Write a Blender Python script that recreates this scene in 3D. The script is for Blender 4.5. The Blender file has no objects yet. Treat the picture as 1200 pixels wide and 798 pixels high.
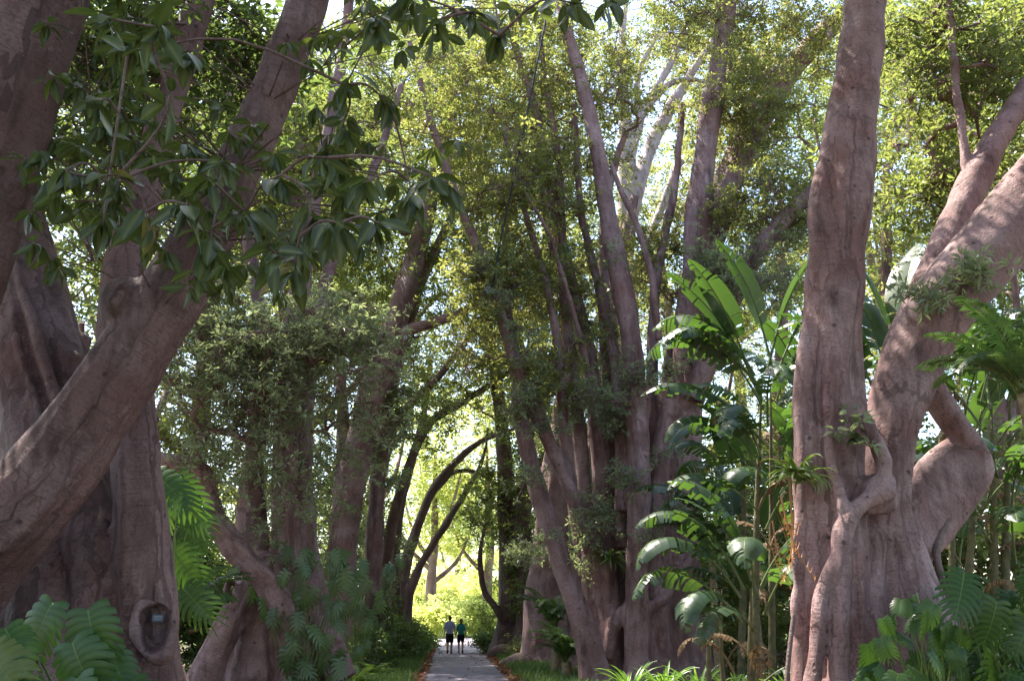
import bpy, math, random
import numpy as np
from mathutils import Matrix, Vector, kdtree, Euler

# ------------------------------------------------------------------ camera
SC = bpy.context.scene
COL = SC.collection
FPX = 1040.0                      # focal length in photo pixels (1200 wide)
CAMH = 1.95
TH = math.atan(319.0 / FPX)       # pitch up
PS = math.atan(73.0 * math.cos(TH) / FPX)   # yaw to the right of the path
cam_d = bpy.data.cameras.new('camera')
cam = bpy.data.objects.new('camera', cam_d)
COL.objects.link(cam)
cam_d.sensor_width = 36.0
cam_d.lens = 36.0 * FPX / 1200.0
cam_d.clip_start = 0.05
cam_d.clip_end = 2000.0
cam.location = (0, 0, CAMH)
cam.rotation_euler = (math.pi / 2 + TH, 0, -PS)
SC.camera = cam
Fv = np.array([math.sin(PS) * math.cos(TH), math.cos(PS) * math.cos(TH), math.sin(TH)])
Rv = np.array([math.cos(PS), -math.sin(PS), 0.0])
Uv = np.cross(Rv, Fv)
CP = np.array([0, 0, CAMH])


def P(px, py, Y):
    """a photo pixel and a distance along the path -> world point"""
    d = Fv * FPX + Rv * (px - 600.0) + Uv * (399.0 - py)
    return CP + d * (Y / d[1])


def M(px, py, Y):
    """metres per photo pixel at that place"""
    return float(np.dot(P(px, py, Y) - CP, Fv)) / FPX


# ------------------------------------------------------------------ world, sun, exposure
SUN_EL, SUN_AZ = math.radians(62), math.radians(-48)   # azimuth clockwise from +Y
w = bpy.data.worlds.new('World')
SC.world = w
w.use_nodes = True
nt = w.node_tree
sky = nt.nodes.new('ShaderNodeTexSky')
sky.sky_type = 'NISHITA'
sky.sun_disc = False
sky.sun_elevation = SUN_EL
sky.sun_rotation = SUN_AZ
sky.air_density = 1.2
sky.dust_density = 1.6
bg = nt.nodes['Background']
nt.links.new(sky.outputs[0], bg.inputs[0])
bg.inputs[1].default_value = 0.15
sl = bpy.data.lights.new('sun', 'SUN')
sl.energy = 5.0
sl.angle = math.radians(0.5)
sl.color = (1.0, 0.94, 0.84)
so = bpy.data.objects.new('sun', sl)
COL.objects.link(so)
sdir = Vector((math.sin(SUN_AZ) * math.cos(SUN_EL), math.cos(SUN_AZ) * math.cos(SUN_EL), math.sin(SUN_EL)))
so.rotation_euler = sdir.to_track_quat('Z', 'Y').to_euler()
so.location = (0, 0, 60)
SC.view_settings.view_transform = 'Standard'
SC.view_settings.look = 'None'
SC.view_settings.exposure = 2.0
SC.view_settings.gamma = 1.0
SC.render.engine = 'CYCLES'
SC.cycles.use_denoising = True
SC.cycles.max_bounces = 6
SC.cycles.diffuse_bounces = 5
SC.cycles.denoising_prefilter = 'ACCURATE'
SC.cycles.glossy_bounces = 2
SC.cycles.transmission_bounces = 3
SC.cycles.sample_clamp_indirect = 6.0

RNG = np.random.default_rng(7)


# ------------------------------------------------------------------ materials
def new_mat(name):
    m = bpy.data.materials.new(name)
    m.use_nodes = True
    n = m.node_tree.nodes
    return m, n, m.node_tree.links, n['Principled BSDF'], n['Material Output']


def mixc(n, l, fac, a, b):
    x = n.new('ShaderNodeMix')
    x.data_type = 'RGBA'
    for s, v in ((0, fac), (6, a), (7, b)):
        if hasattr(v, 'links'):
            l.new(v, x.inputs[s])
        else:
            x.inputs[s].default_value = v if s == 0 else (*v, 1)
    return x.outputs[2]


def noise(n, l, vec, scale, detail=4, rough=0.55):
    t = n.new('ShaderNodeTexNoise')
    t.inputs['Scale'].default_value = scale
    t.inputs['Detail'].default_value = detail
    t.inputs['Roughness'].default_value = rough
    if vec is not None:
        l.new(vec, t.inputs['Vector'])
    return t.outputs['Fac']


def ramp(n, l, src, lo, hi):
    r = n.new('ShaderNodeMapRange')
    r.inputs[1].default_value = lo
    r.inputs[2].default_value = hi
    r.clamp = True
    l.new(src, r.inputs[0])
    return r.outputs[0]


def attr(n, name):
    a = n.new('ShaderNodeAttribute')
    a.attribute_name = name
    return a.outputs['Fac']


def mathn(n, l, op, a, b):
    x = n.new('ShaderNodeMath')
    x.operation = op
    for i, v in enumerate((a, b)):
        if hasattr(v, 'links'):
            l.new(v, x.inputs[i])
        else:
            x.inputs[i].default_value = v
    return x.outputs[0]


def bark_mat(name, base, dark, pale, ring=1.0, pale_amt=0.5, fine=1.0):
    m, n, l, b, out = new_mat(name)
    geo = n.new('ShaderNodeNewGeometry')
    sep = n.new('ShaderNodeSeparateXYZ')
    l.new(geo.outputs['Position'], sep.inputs[0])
    al = attr(n, 'along')
    cmb = n.new('ShaderNodeCombineXYZ')
    l.new(mathn(n, l, 'MULTIPLY', sep.outputs[0], 2.6), cmb.inputs[0])
    l.new(mathn(n, l, 'MULTIPLY', sep.outputs[1], 2.6), cmb.inputs[1])
    l.new(mathn(n, l, 'MULTIPLY', al, 46.0 * fine), cmb.inputs[2])
    rings = noise(n, l, cmb.outputs[0], 1.0, 5, 0.65)
    cmb2 = n.new('ShaderNodeCombineXYZ')
    l.new(sep.outputs[0], cmb2.inputs[0])
    l.new(sep.outputs[1], cmb2.inputs[1])
    l.new(mathn(n, l, 'MULTIPLY', al, 0.3), cmb2.inputs[2])
    streak = noise(n, l, cmb2.outputs[0], 2.6, 5, 0.6)      # runs up the stem
    blot = noise(n, l, geo.outputs['Position'], 1.1, 6, 0.6)
    fine_n = noise(n, l, geo.outputs['Position'], 26.0 * fine, 5, 0.65)
    c = mixc(n, l, ramp(n, l, blot, 0.42, 0.62), base, pale)
    c = mixc(n, l, mathn(n, l, 'MULTIPLY', ramp(n, l, streak, 0.52, 0.68), pale_amt), c, pale)
    c = mixc(n, l, mathn(n, l, 'MULTIPLY', ramp(n, l, streak, 0.46, 0.33), 0.75), c, dark)
    c = mixc(n, l, mathn(n, l, 'MULTIPLY', ramp(n, l, rings, 0.47, 0.33), 0.5 * ring), c, dark)
    c = mixc(n, l, mathn(n, l, 'MULTIPLY', ramp(n, l, fine_n, 0.5, 0.32), 0.45), c, dark)
    st = noise(n, l, cmb2.outputs[0], 0.9, 6, 0.7)
    c = mixc(n, l, mathn(n, l, 'MULTIPLY', ramp(n, l, st, 0.53, 0.66), 0.65), c, tuple(v * k for v, k in zip(dark, (0.9, 0.8, 0.75))))
    lich = noise(n, l, geo.outputs['Position'], 3.4, 8, 0.72)
    c = mixc(n, l, mathn(n, l, 'MULTIPLY', ramp(n, l, lich, 0.60, 0.68), 0.65), c, tuple(v * 1.25 for v in pale))
    red = noise(n, l, geo.outputs['Position'], 0.75, 5, 0.65)
    c = mixc(n, l, mathn(n, l, 'MULTIPLY', ramp(n, l, red, 0.52, 0.68), 0.55), c, (base[0] * 0.95, base[1] * 0.68, base[2] * 0.60))
    cr = n.new('ShaderNodeTexVoronoi')
    cr.feature = 'DISTANCE_TO_EDGE'
    cr.inputs['Scale'].default_value = 1.0
    cw = n.new('ShaderNodeCombineXYZ')
    l.new(mathn(n, l, 'ADD', mathn(n, l, 'MULTIPLY', sep.outputs[0], 5.0), mathn(n, l, 'MULTIPLY', lich, 2.5)), cw.inputs[0])
    l.new(mathn(n, l, 'MULTIPLY', sep.outputs[1], 5.0), cw.inputs[1])
    l.new(mathn(n, l, 'MULTIPLY', al, 0.45), cw.inputs[2])
    l.new(cw.outputs[0], cr.inputs['Vector'])
    crack = mathn(n, l, 'MULTIPLY', ramp(n, l, cr.outputs['Distance'], 0.05, 0.0), ramp(n, l, red, 0.42, 0.58))
    c = mixc(n, l, mathn(n, l, 'MULTIPLY', crack, 0.35), c, tuple(v * 0.5 for v in dark))
    vor = n.new('ShaderNodeTexVoronoi')
    vor.inputs['Scale'].default_value = 3.2
    l.new(geo.outputs['Position'], vor.inputs['Vector'])
    spots = ramp(n, l, vor.outputs['Distance'], 0.13, 0.06)
    c = mixc(n, l, mathn(n, l, 'MULTIPLY', spots, 0.7), c, tuple(v * 0.55 for v in dark))
    l.new(c, b.inputs['Base Color'])
    b.inputs['Roughness'].default_value = 0.72
    b.inputs['Specular IOR Level'].default_value = 0.35
    patch = ramp(n, l, noise(n, l, geo.outputs['Position'], 1.7, 3), 0.35, 0.65)
    rp = mathn(n, l, 'MULTIPLY', rings, mathn(n, l, 'ADD', mathn(n, l, 'MULTIPLY', patch, 0.75), 0.15))
    h = mathn(n, l, 'ADD', mathn(n, l, 'MULTIPLY', rp, 0.62 * ring), mathn(n, l, 'MULTIPLY', fine_n, 0.7))
    h = mathn(n, l, 'ADD', h, mathn(n, l, 'MULTIPLY', streak, 1.2))
    h = mathn(n, l, 'SUBTRACT', h, mathn(n, l, 'MULTIPLY', spots, 0.5))
    h = mathn(n, l, 'SUBTRACT', h, mathn(n, l, 'MULTIPLY', crack, 0.3))
    h = mathn(n, l, 'ADD', h, mathn(n, l, 'MULTIPLY', lich, 0.9))
    bp = n.new('ShaderNodeBump')
    bp.inputs['Strength'].default_value = 0.75
    bp.inputs['Distance'].default_value = 0.035
    l.new(h, bp.inputs['Height'])
    l.new(bp.outputs[0], b.inputs['Normal'])
    return m


def leaf_mat(name, c1, c2, tr, rough=0.4, trans=0.35, per_obj=False, rib=None, spec=0.5, dry=None):
    m, n, l, b, out = new_mat(name)
    if per_obj:
        oi = n.new('ShaderNodeObjectInfo')
        t = oi.outputs['Random']
    else:
        t = attr(n, 'tint')
    geo = n.new('ShaderNodeNewGeometry')
    c = mixc(n, l, t, c1, c2)
    if dry is not None:
        c = mixc(n, l, ramp(n, l, t, 0.975, 0.985), c, dry)
    nz = noise(n, l, geo.outputs['Position'], 9.0 if per_obj else 0.7, 3)
    c = mixc(n, l, mathn(n, l, 'MULTIPLY', ramp(n, l, nz, 0.35, 0.7), 0.4), c, tuple(v * 0.6 for v in c1))
    if rib is not None:
        c = mixc(n, l, attr(n, 'rib'), c, rib)
    l.new(c, b.inputs['Base Color'])
    b.inputs['Roughness'].default_value = rough
    b.inputs['Specular IOR Level'].default_value = spec
    tl = n.new('ShaderNodeBsdfTranslucent')
    l.new(mixc(n, l, t, tr, tuple(min(1, v * 1.35) for v in tr)), tl.inputs[0])
    mx = n.new('ShaderNodeMixShader')
    mx.inputs[0].default_value = trans
    l.new(b.outputs[0], mx.inputs[1])
    l.new(tl.outputs[0], mx.inputs[2])
    l.new(mx.outputs[0], out.inputs[0])
    return m


def plain_mat(name, c, rough=0.7, c2=None, scale=8.0, spec=0.3, bump=0.0):
    m, n, l, b, out = new_mat(name)
    if c2 is not None:
        tc = n.new('ShaderNodeTexCoord')
        f = noise(n, l, tc.outputs['Object'], scale, 5)
        l.new(mixc(n, l, ramp(n, l, f, 0.35, 0.65), c, c2), b.inputs['Base Color'])
        if bump:
            bp = n.new('ShaderNodeBump')
            bp.inputs['Strength'].default_value = bump
            bp.inputs['Distance'].default_value = 0.05
            l.new(f, bp.inputs['Height'])
            l.new(bp.outputs[0], b.inputs['Normal'])
    else:
        b.inputs['Base Color'].default_value = (*c, 1)
    b.inputs['Roughness'].default_value = rough
    b.inputs['Specular IOR Level'].default_value = spec
    return m


BARK = bark_mat('fig_bark', (0.200, 0.108, 0.100), (0.058, 0.027, 0.023), (0.320, 0.205, 0.198))
BARK_NEAR = bark_mat('fig_bark_brown', (0.138, 0.074, 0.067), (0.040, 0.019, 0.016), (0.200, 0.126, 0.120), pale_amt=0.3)
BARK_PALE = bark_mat('pale_bark', (0.40, 0.31, 0.29), (0.16, 0.105, 0.095), (0.52, 0.43, 0.42))
BARK_DARK = bark_mat('dark_bark', (0.130, 0.078, 0.068), (0.045, 0.025, 0.020), (0.190, 0.125, 0.115))
LEAF = leaf_mat('fig_leaf', (0.052, 0.074, 0.021), (0.122, 0.146, 0.048), (0.30, 0.355, 0.075), rough=0.36, trans=0.40, dry=(0.34, 0.20, 0.06))
LEAF_WARM = leaf_mat('sunny_leaf', (0.064, 0.080, 0.022), (0.140, 0.155, 0.050), (0.37, 0.385, 0.085), rough=0.36, trans=0.43, dry=(0.34, 0.20, 0.06))  # leaf colour warmed to stand for sunlit canopy
LEAF_GREY = leaf_mat('skylit_leaf', (0.110, 0.135, 0.072), (0.205, 0.230, 0.145), (0.38, 0.45, 0.17), rough=0.27, trans=0.36, spec=0.75)  # grey-green leaf; sky sheen and front light lifted into its colour
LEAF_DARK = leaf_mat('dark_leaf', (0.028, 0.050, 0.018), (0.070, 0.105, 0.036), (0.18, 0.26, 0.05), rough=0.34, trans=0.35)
LEAF_SUNLIT = leaf_mat('sunlit_leaf', (0.17, 0.24, 0.04), (0.28, 0.35, 0.07), (0.85, 0.88, 0.26), trans=0.55)  # sun glare of the clearing put into the leaf colour
LEAF_NEAR = leaf_mat('near_fig_leaf', (0.017, 0.032, 0.012), (0.051, 0.070, 0.024), (0.119, 0.160, 0.025), rough=0.36, trans=0.28, per_obj=True, rib=(0.128, 0.136, 0.051), spec=0.32, dry=(0.255, 0.160, 0.043))
LEAF_SPRAY = leaf_mat('spray_leaf', (0.019, 0.036, 0.013), (0.060, 0.082, 0.025), (0.145, 0.189, 0.030), rough=0.38, trans=0.33, rib=(0.111, 0.123, 0.043), spec=0.3, dry=(0.255, 0.164, 0.043))
LEAF_MON = leaf_mat('monstera_leaf', (0.014, 0.038, 0.009), (0.034, 0.070, 0.016), (0.09, 0.19, 0.02), rough=0.34, trans=0.22, per_obj=True, rib=(0.10, 0.15, 0.04), spec=0.25, dry=(0.10, 0.11, 0.02))
LEAF_STRE = leaf_mat('paddle_leaf', (0.020, 0.042, 0.018), (0.046, 0.072, 0.034), (0.12, 0.24, 0.03), rough=0.36, trans=0.22, per_obj=True, rib=(0.12, 0.15, 0.06), spec=0.5)
LEAF_FROND = leaf_mat('frond_leaf', (0.035, 0.068, 0.024), (0.080, 0.125, 0.048), (0.16, 0.28, 0.05), rough=0.36, trans=0.3, per_obj=True, rib=(0.15, 0.16, 0.05))
LEAF_FERN = leaf_mat('fern_leaf', (0.055, 0.105, 0.022), (0.11, 0.17, 0.036), (0.26, 0.38, 0.05), rough=0.4, trans=0.33, per_obj=True, rib=(0.14, 0.15, 0.05), dry=(0.3, 0.22, 0.06))
LEAF_STRAP = leaf_mat('strap_leaf', (0.05, 0.12, 0.016), (0.11, 0.20, 0.03), (0.25, 0.45, 0.05), rough=0.32, trans=0.3, per_obj=True, rib=(0.12, 0.2, 0.04))
GRASS = leaf_mat('grass_blade', (0.05, 0.095, 0.02), (0.11, 0.17, 0.04), (0.2, 0.32, 0.05), rough=0.5, trans=0.3)
LEAF_CLIMB = leaf_mat('climber_leaf', (0.036, 0.066, 0.022), (0.078, 0.120, 0.040), (0.13, 0.22, 0.04), rough=0.4, trans=0.25, per_obj=True, rib=(0.12, 0.16, 0.06))
DEAD = leaf_mat('dead_frond', (0.30, 0.12, 0.045), (0.42, 0.20, 0.08), (0.45, 0.2, 0.06), rough=0.6, trans=0.25, per_obj=True, rib=(0.3, 0.17, 0.08))
DEAD_BR = leaf_mat('dead_paddle', (0.14, 0.09, 0.05), (0.22, 0.14, 0.08), (0.2, 0.12, 0.05), rough=0.8, trans=0.15, per_obj=True, rib=(0.2, 0.14, 0.08), spec=0.2)
LITTER = leaf_mat('litter_leaf', (0.17, 0.065, 0.030), (0.36, 0.16, 0.06), (0.3, 0.12, 0.04), rough=0.7, trans=0.1)
STALK = plain_mat('plant_stalk', (0.28, 0.21, 0.12), 0.6, (0.16, 0.10, 0.055), 9.0, bump=0.3)
STALK_RED = plain_mat('dry_stalk', (0.26, 0.13, 0.07), 0.7, (0.10, 0.055, 0.035), 7.0, bump=0.4)


# ------------------------------------------------------------------ mesh helpers
def wloc(o):
    v = Vector((0, 0, 0))
    while o is not None:
        v += o.location
        o = o.parent
    return np.array(v)


def mk_mesh(name, V, faces, mats, smooth=True, attrs=None, midx=None):
    """faces: list of int arrays (k, n) with n corners each"""
    V = np.asarray(V, np.float32)
    me = bpy.data.meshes.new(name)
    me.vertices.add(len(V))
    me.vertices.foreach_set('co', V.ravel())
    faces = [np.asarray(f, np.int32) for f in faces if len(f)]
    tot = sum(f.size for f in faces)
    me.loops.add(tot)
    me.loops.foreach_set('vertex_index', np.concatenate([f.ravel() for f in faces]))
    sizes = np.concatenate([np.full(len(f), f.shape[1], np.int32) for f in faces])
    me.polygons.add(len(sizes))
    st = np.concatenate([[0], np.cumsum(sizes)[:-1]]).astype(np.int32)
    me.polygons.foreach_set('loop_start', st)
    me.polygons.foreach_set('use_smooth', np.full(len(sizes), smooth))
    if not isinstance(mats, (list, tuple)):
        mats = [mats]
    for m in mats:
        me.materials.append(m)
    if midx is not None:
        me.polygons.foreach_set('material_index', np.asarray(midx, np.int32))
    me.update(calc_edges=True)
    for k, a in (attrs or {}).items():
        at = me.attributes.new(k, 'FLOAT', 'POINT')
        at.data.foreach_set('value', np.asarray(a, np.float32))
    return me


def put(name, me, parent=None, loc=None):
    o = bpy.data.objects.new(name, me)
    COL.objects.link(o)
    if parent is not None:
        o.parent = parent
    if loc is not None:
        o.location = loc
    return o


def mk(name, V, faces, mats, parent=None, **kw):
    V = np.asarray(V, float)
    if parent is not None:
        V = V - wloc(parent)
    return put(name, mk_mesh(name, V, faces, mats, **kw), parent)


def thing(name, label, cat, loc, group=None):
    o = bpy.data.objects.new(name, None)
    COL.objects.link(o)
    o.empty_display_size = 0.2
    o.location = Vector([float(v) for v in loc])
    o['label'] = label
    o['category'] = cat
    if group:
        o['group'] = group
    return o


def crom(pts, n):
    pts = np.asarray(pts, float)
    if len(pts) == 2:
        t = np.linspace(0, 1, n)[:, None]
        return pts[0] * (1 - t) + pts[1] * t
    ext = np.vstack([2 * pts[0] - pts[1], pts, 2 * pts[-1] - pts[-2]])
    u = np.linspace(0, len(pts) - 1 - 1e-6, n)
    i = u.astype(int)
    t = (u - i)[:, None]
    a, b, c, d = ext[i], ext[i + 1], ext[i + 2], ext[i + 3]
    return 0.5 * (2 * b + (c - a) * t + (2 * a - 5 * b + 4 * c - d) * t ** 2 + (3 * b - a - 3 * c + d) * t ** 3)


def frames(C):
    T = np.gradient(C, axis=0)
    T /= np.linalg.norm(T, axis=1)[:, None] + 1e-9
    up = np.array([0, 1.0, 0]) if abs(T[0][1]) < 0.9 else np.array([1.0, 0, 0])
    N = np.zeros_like(C)
    x = np.cross(T[0], up)
    N[0] = x / np.linalg.norm(x)
    for k in range(1, len(C)):
        v = N[k - 1] - T[k] * np.dot(N[k - 1], T[k])
        N[k] = v / (np.linalg.norm(v) + 1e-9)
    return T, N, np.cross(T, N)


def tube(pts, rads, nseg=14, step=None, flute=0.0, seed=0, closed=True, flat=1.0, nk=5):
    pts = np.asarray(pts, float)
    L = np.linalg.norm(np.diff(pts, axis=0), axis=1).sum()
    step = step or max(0.02, np.mean(rads) * 0.6)
    n = int(max(len(pts) * 2, L / step))
    C = crom(pts, n)
    R = np.maximum(crom(np.stack([rads] * 3, 1), n)[:, 0], 1e-4)
    T, N, B = frames(C)
    s = np.concatenate([[0], np.cumsum(np.linalg.norm(np.diff(C, axis=0), axis=1))])
    th = np.linspace(0, 2 * math.pi, nseg, endpoint=False)
    mod = np.ones((n, nseg))
    if flute:
        r = np.random.default_rng(seed)
        for k in range(1, nk):
            ph = r.uniform(0, 6.28)
            fr = r.uniform(0.15, 0.6) / max(R.mean(), 0.05) * 0.5
            mod += flute / k ** 0.6 * np.cos(k * th[None, :] + ph + r.uniform(-0.5, 0.5) * s[:, None]) * (0.6 + 0.4 * np.sin(fr * s[:, None] + r.uniform(0, 6)))
        for _ in range(2):
            mod *= 1 + flute * 0.5 * np.sin(s[:, None] * r.uniform(0.8, 3.0) / max(R.mean() * 3, 0.15) + r.uniform(0, 6))
    V = C[:, None, :] + (R[:, None] * mod)[..., None] * (N[:, None, :] * np.cos(th)[None, :, None] + flat * B[:, None, :] * np.sin(th)[None, :, None])
    V = V.reshape(-1, 3)
    i = np.arange(n - 1)[:, None] * nseg
    j = np.arange(nseg)[None, :]
    j2 = (j + 1) % nseg
    Q = np.stack([i + j, i + j2, i + nseg + j2, i + nseg + j], -1).reshape(-1, 4)
    Tr = np.zeros((0, 3), int)
    if closed:
        a, bq = len(V), len(V) + 1
        V = np.vstack([V, C[0], C[-1]])
        jj = np.arange(nseg)
        j2 = (jj + 1) % nseg
        Tr = np.vstack([np.stack([np.full(nseg, a), j2, jj], 1), np.stack([np.full(nseg, bq), (n - 1) * nseg + jj, (n - 1) * nseg + j2], 1)])
    al = np.concatenate([np.repeat(s, nseg), [0, s[-1]] if closed else []])
    return dict(V=V, Q=Q, T=Tr, C=C, s=s + seed * 3.1, R=R, al=al + seed * 3.1)


def join(parts):
    V, Q, T, A, off = [], [], [], [], 0
    for p in parts:
        V.append(p['V'])
        Q.append(p['Q'] + off)
        T.append(p['T'] + off)
        A.append(p['al'])
        off += len(p['V'])
    return np.vstack(V), np.vstack(Q), np.vstack(T), np.concatenate(A)


def wobble(V, amp, scale, seed=1, k=14):
    r = np.random.default_rng(seed)
    out = np.zeros_like(V)
    for _ in range(k):
        f = r.normal(size=3) * scale
        a = r.normal(size=3)
        out += np.sin(V @ f + r.uniform(0, 6.28))[:, None] * a
    return V + out * amp / math.sqrt(k)


def fuse(name, parts, voxel, mat, parent, smooth=3, lump=0.0, lscale=3.0, seed=1, dec=None):
    """weld overlapping tubes into one continuous skin"""
    V, Q, T, A = join(parts)
    me = mk_mesh('tmp', V, [Q, T], mat)
    o = put('tmp', me)
    r = o.modifiers.new('r', 'REMESH')
    r.mode = 'VOXEL'
    r.voxel_size = voxel
    sm = o.modifiers.new('s', 'SMOOTH')
    sm.factor = 0.5
    sm.iterations = smooth
    if dec:
        dm = o.modifiers.new('d', 'DECIMATE')
        dm.ratio = dec
    dg = bpy.context.evaluated_depsgraph_get()
    dg.update()
    m2 = bpy.data.meshes.new_from_object(o.evaluated_get(dg))
    bpy.data.objects.remove(o)
    bpy.data.meshes.remove(me)
    n = len(m2.vertices)
    co = np.empty(n * 3, np.float32)
    m2.vertices.foreach_get('co', co)
    co = co.reshape(-1, 3).astype(float)
    SK = np.vstack([p['C'] for p in parts])
    SS = np.concatenate([p['s'] for p in parts])
    RR = np.concatenate([p['R'] for p in parts])
    kd = kdtree.KDTree(len(SK))
    for k, c in enumerate(SK):
        kd.insert(c, k)
    kd.balance()
    TT = np.vstack([frames(p['C'])[0] for p in parts])
    ix = np.array([kd.find(c)[1] for c in co])
    al = SS[ix] + np.einsum('ij,ij->i', co - SK[ix], TT[ix])
    if lump:
        co = wobble(co, lump, lscale, seed)
        co = wobble(co, lump * 0.4, lscale * 3, seed + 1)
    m2.vertices.foreach_set('co', (co - wloc(parent)).astype(np.float32).ravel())
    at = m2.attributes.new('along', 'FLOAT', 'POINT')
    at.data.foreach_set('value', al.astype(np.float32))
    m2.polygons.foreach_set('use_smooth', np.ones(len(m2.polygons), bool))
    m2.name = name
    if not m2.materials:
        m2.materials.append(mat)
    m2.update()
    return put(name, m2, parent)


def carve(o, c, ax, ay, depth, into):
    me = o.data
    n = len(me.vertices)
    co = np.empty(n * 3, np.float32)
    me.vertices.foreach_get('co', co)
    co = co.reshape(-1, 3).astype(float)
    d = co + wloc(o) - np.asarray(c)
    ax, ay, into = (np.asarray(q, float) for q in (ax, ay, into))
    into = into / np.linalg.norm(into)
    e = (d @ ax / (ax @ ax)) ** 2 + (d @ ay / (ay @ ay)) ** 2
    z = d @ into
    k = (e < 1) & (np.abs(z) < 0.6)
    f = np.clip((1 - e) * 2.2, 0, 1)
    co[k] += into * (depth * f * np.clip(1 - z / depth * 0.6, 0, 1.4))[k][:, None]
    me.vertices.foreach_set('co', co.astype(np.float32).ravel())
    me.update()


KW = 0.86


def stem(spec, nseg=14, flute=0.07, seed=0, k=None, **kw):
    """spec: list of (px, py, Y, width_px) or ('w', x, y, z, r)"""
    pts, rad = [], []
    for t in spec:
        if t[0] == 'w':
            pts.append(t[1:4])
            rad.append(t[4])
        else:
            pts.append(P(*t[:3]))
            rad.append(t[3] * 0.5 * (k or KW) * M(*t[:3]))
    return tube(pts, rad, nseg + 4, flute=flute * 1.35, seed=seed, nk=8, **kw)


# ------------------------------------------------------------------ foliage
def rosettes(nvar=14, n=8, seed=3, width=0.43, flat=0.0):
    """unit rosettes of folded lance-shaped leaves round a twig tip"""
    r = np.random.default_rng(seed)
    out = []
    for _ in range(nvar):
        V = []
        for k in range(n):
            az = 2.4 * k + r.uniform(-0.5, 0.5)
            el = r.uniform(-0.55, 0.75) - flat
            d = np.array([math.cos(az) * math.cos(el), math.sin(az) * math.cos(el), math.sin(el)])
            side = np.cross(d, [0, 0, 1.0])
            side /= np.linalg.norm(side)
            nor = np.cross(side, d)
            roll = r.uniform(-0.7, 0.7)
            side, nor = side * math.cos(roll) + nor * math.sin(roll), nor * math.cos(roll) - side * math.sin(roll)
            L = r.uniform(0.75, 1.15)
            w_ = L * width * r.uniform(0.8, 1.15) * 0.5
            b0 = d * 0.16 + np.array([0, 0, r.uniform(-.25, .15)])
            V += [b0, b0 + d * L * 0.5 + side * w_ + nor * 0.07 * L, b0 + d * L - nor * 0.14 * L, b0 + d * L * 0.5 - side * w_ + nor * 0.07 * L]
        out.append(np.array(V))
    return np.array(out)


ROS = rosettes()
ROS_THIN = rosettes(seed=5, n=10, width=0.27)
ROS_WIDE = rosettes(seed=9, n=8, width=0.55)


def scatter(centres, tint, L, ros, r, tilt=0.8):
    """place a random rosette at each centre"""
    n = len(centres)
    var = r.integers(0, len(ros), n)
    T = ros[var]
    a = r.uniform(0, 6.28, n)
    ax = r.uniform(0, 6.28, n)
    ti = np.abs(r.normal(0, tilt, n))
    ca, sa = np.cos(a), np.sin(a)
    Z = np.zeros(n)
    O = np.ones(n)
    Rz = np.stack([np.stack([ca, -sa, Z], -1), np.stack([sa, ca, Z], -1), np.stack([Z, Z, O], -1)], 1)
    u = np.stack([np.cos(ax), np.sin(ax), Z], -1)
    K = np.stack([np.stack([Z, -u[:, 2], u[:, 1]], -1), np.stack([u[:, 2], Z, -u[:, 0]], -1), np.stack([-u[:, 1], u[:, 0], Z], -1)], 1)
    Rt = np.eye(3)[None] + np.sin(ti)[:, None, None] * K + (1 - np.cos(ti))[:, None, None] * (K @ K)
    Rm = Rt @ Rz
    sc = L * r.uniform(0.8, 1.2, n)
    V = np.einsum('nij,nkj->nki', Rm, T) * sc[:, None, None] + centres[:, None, :]
    k = T.shape[1]
    nl = k // 4
    V = V.reshape(-1, 3)
    b = np.arange(n * nl)[:, None] * 4
    F = np.concatenate([b + np.array([[0, 2, 1]]), b + np.array([[0, 3, 2]])], 0)
    tl = np.repeat(tint, nl) + r.normal(0, 0.16, n * nl)
    odd = r.random(n * nl) < 0.012
    tl = np.clip(tl, 0, 0.96)
    tl[odd] = 1.0
    return V, F, np.repeat(tl, 4)


def frusta(A, B, ra, rb, nseg=5):
    """open tapered segments, vectorised"""
    A, B = np.asarray(A), np.asarray(B)
    n = len(A)
    T = B - A
    T /= np.linalg.norm(T, axis=1)[:, None] + 1e-9
    h = np.where(np.abs(T[:, 2:3]) < 0.9, np.array([[0, 0, 1.0]]), np.array([[1.0, 0, 0]]))
    N = np.cross(T, h)
    N /= np.linalg.norm(N, axis=1)[:, None] + 1e-9
    Bn = np.cross(T, N)
    th = np.linspace(0, 2 * math.pi, nseg, endpoint=False)
    cs = np.cos(th)[None, :, None] * N[:, None, :] + np.sin(th)[None, :, None] * Bn[:, None, :]
    V = np.stack([A[:, None] + cs * np.asarray(ra)[:, None, None], B[:, None] + cs * np.asarray(rb)[:, None, None]], 1).reshape(-1, 3)
    b = np.arange(n)[:, None, None] * 2 * nseg
    j = np.arange(nseg)
    j2 = (j + 1) % nseg
    Q = (b + np.stack([j, j2, nseg + j2, nseg + j], -1)[None]).reshape(-1, 4)
    return V, Q


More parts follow.
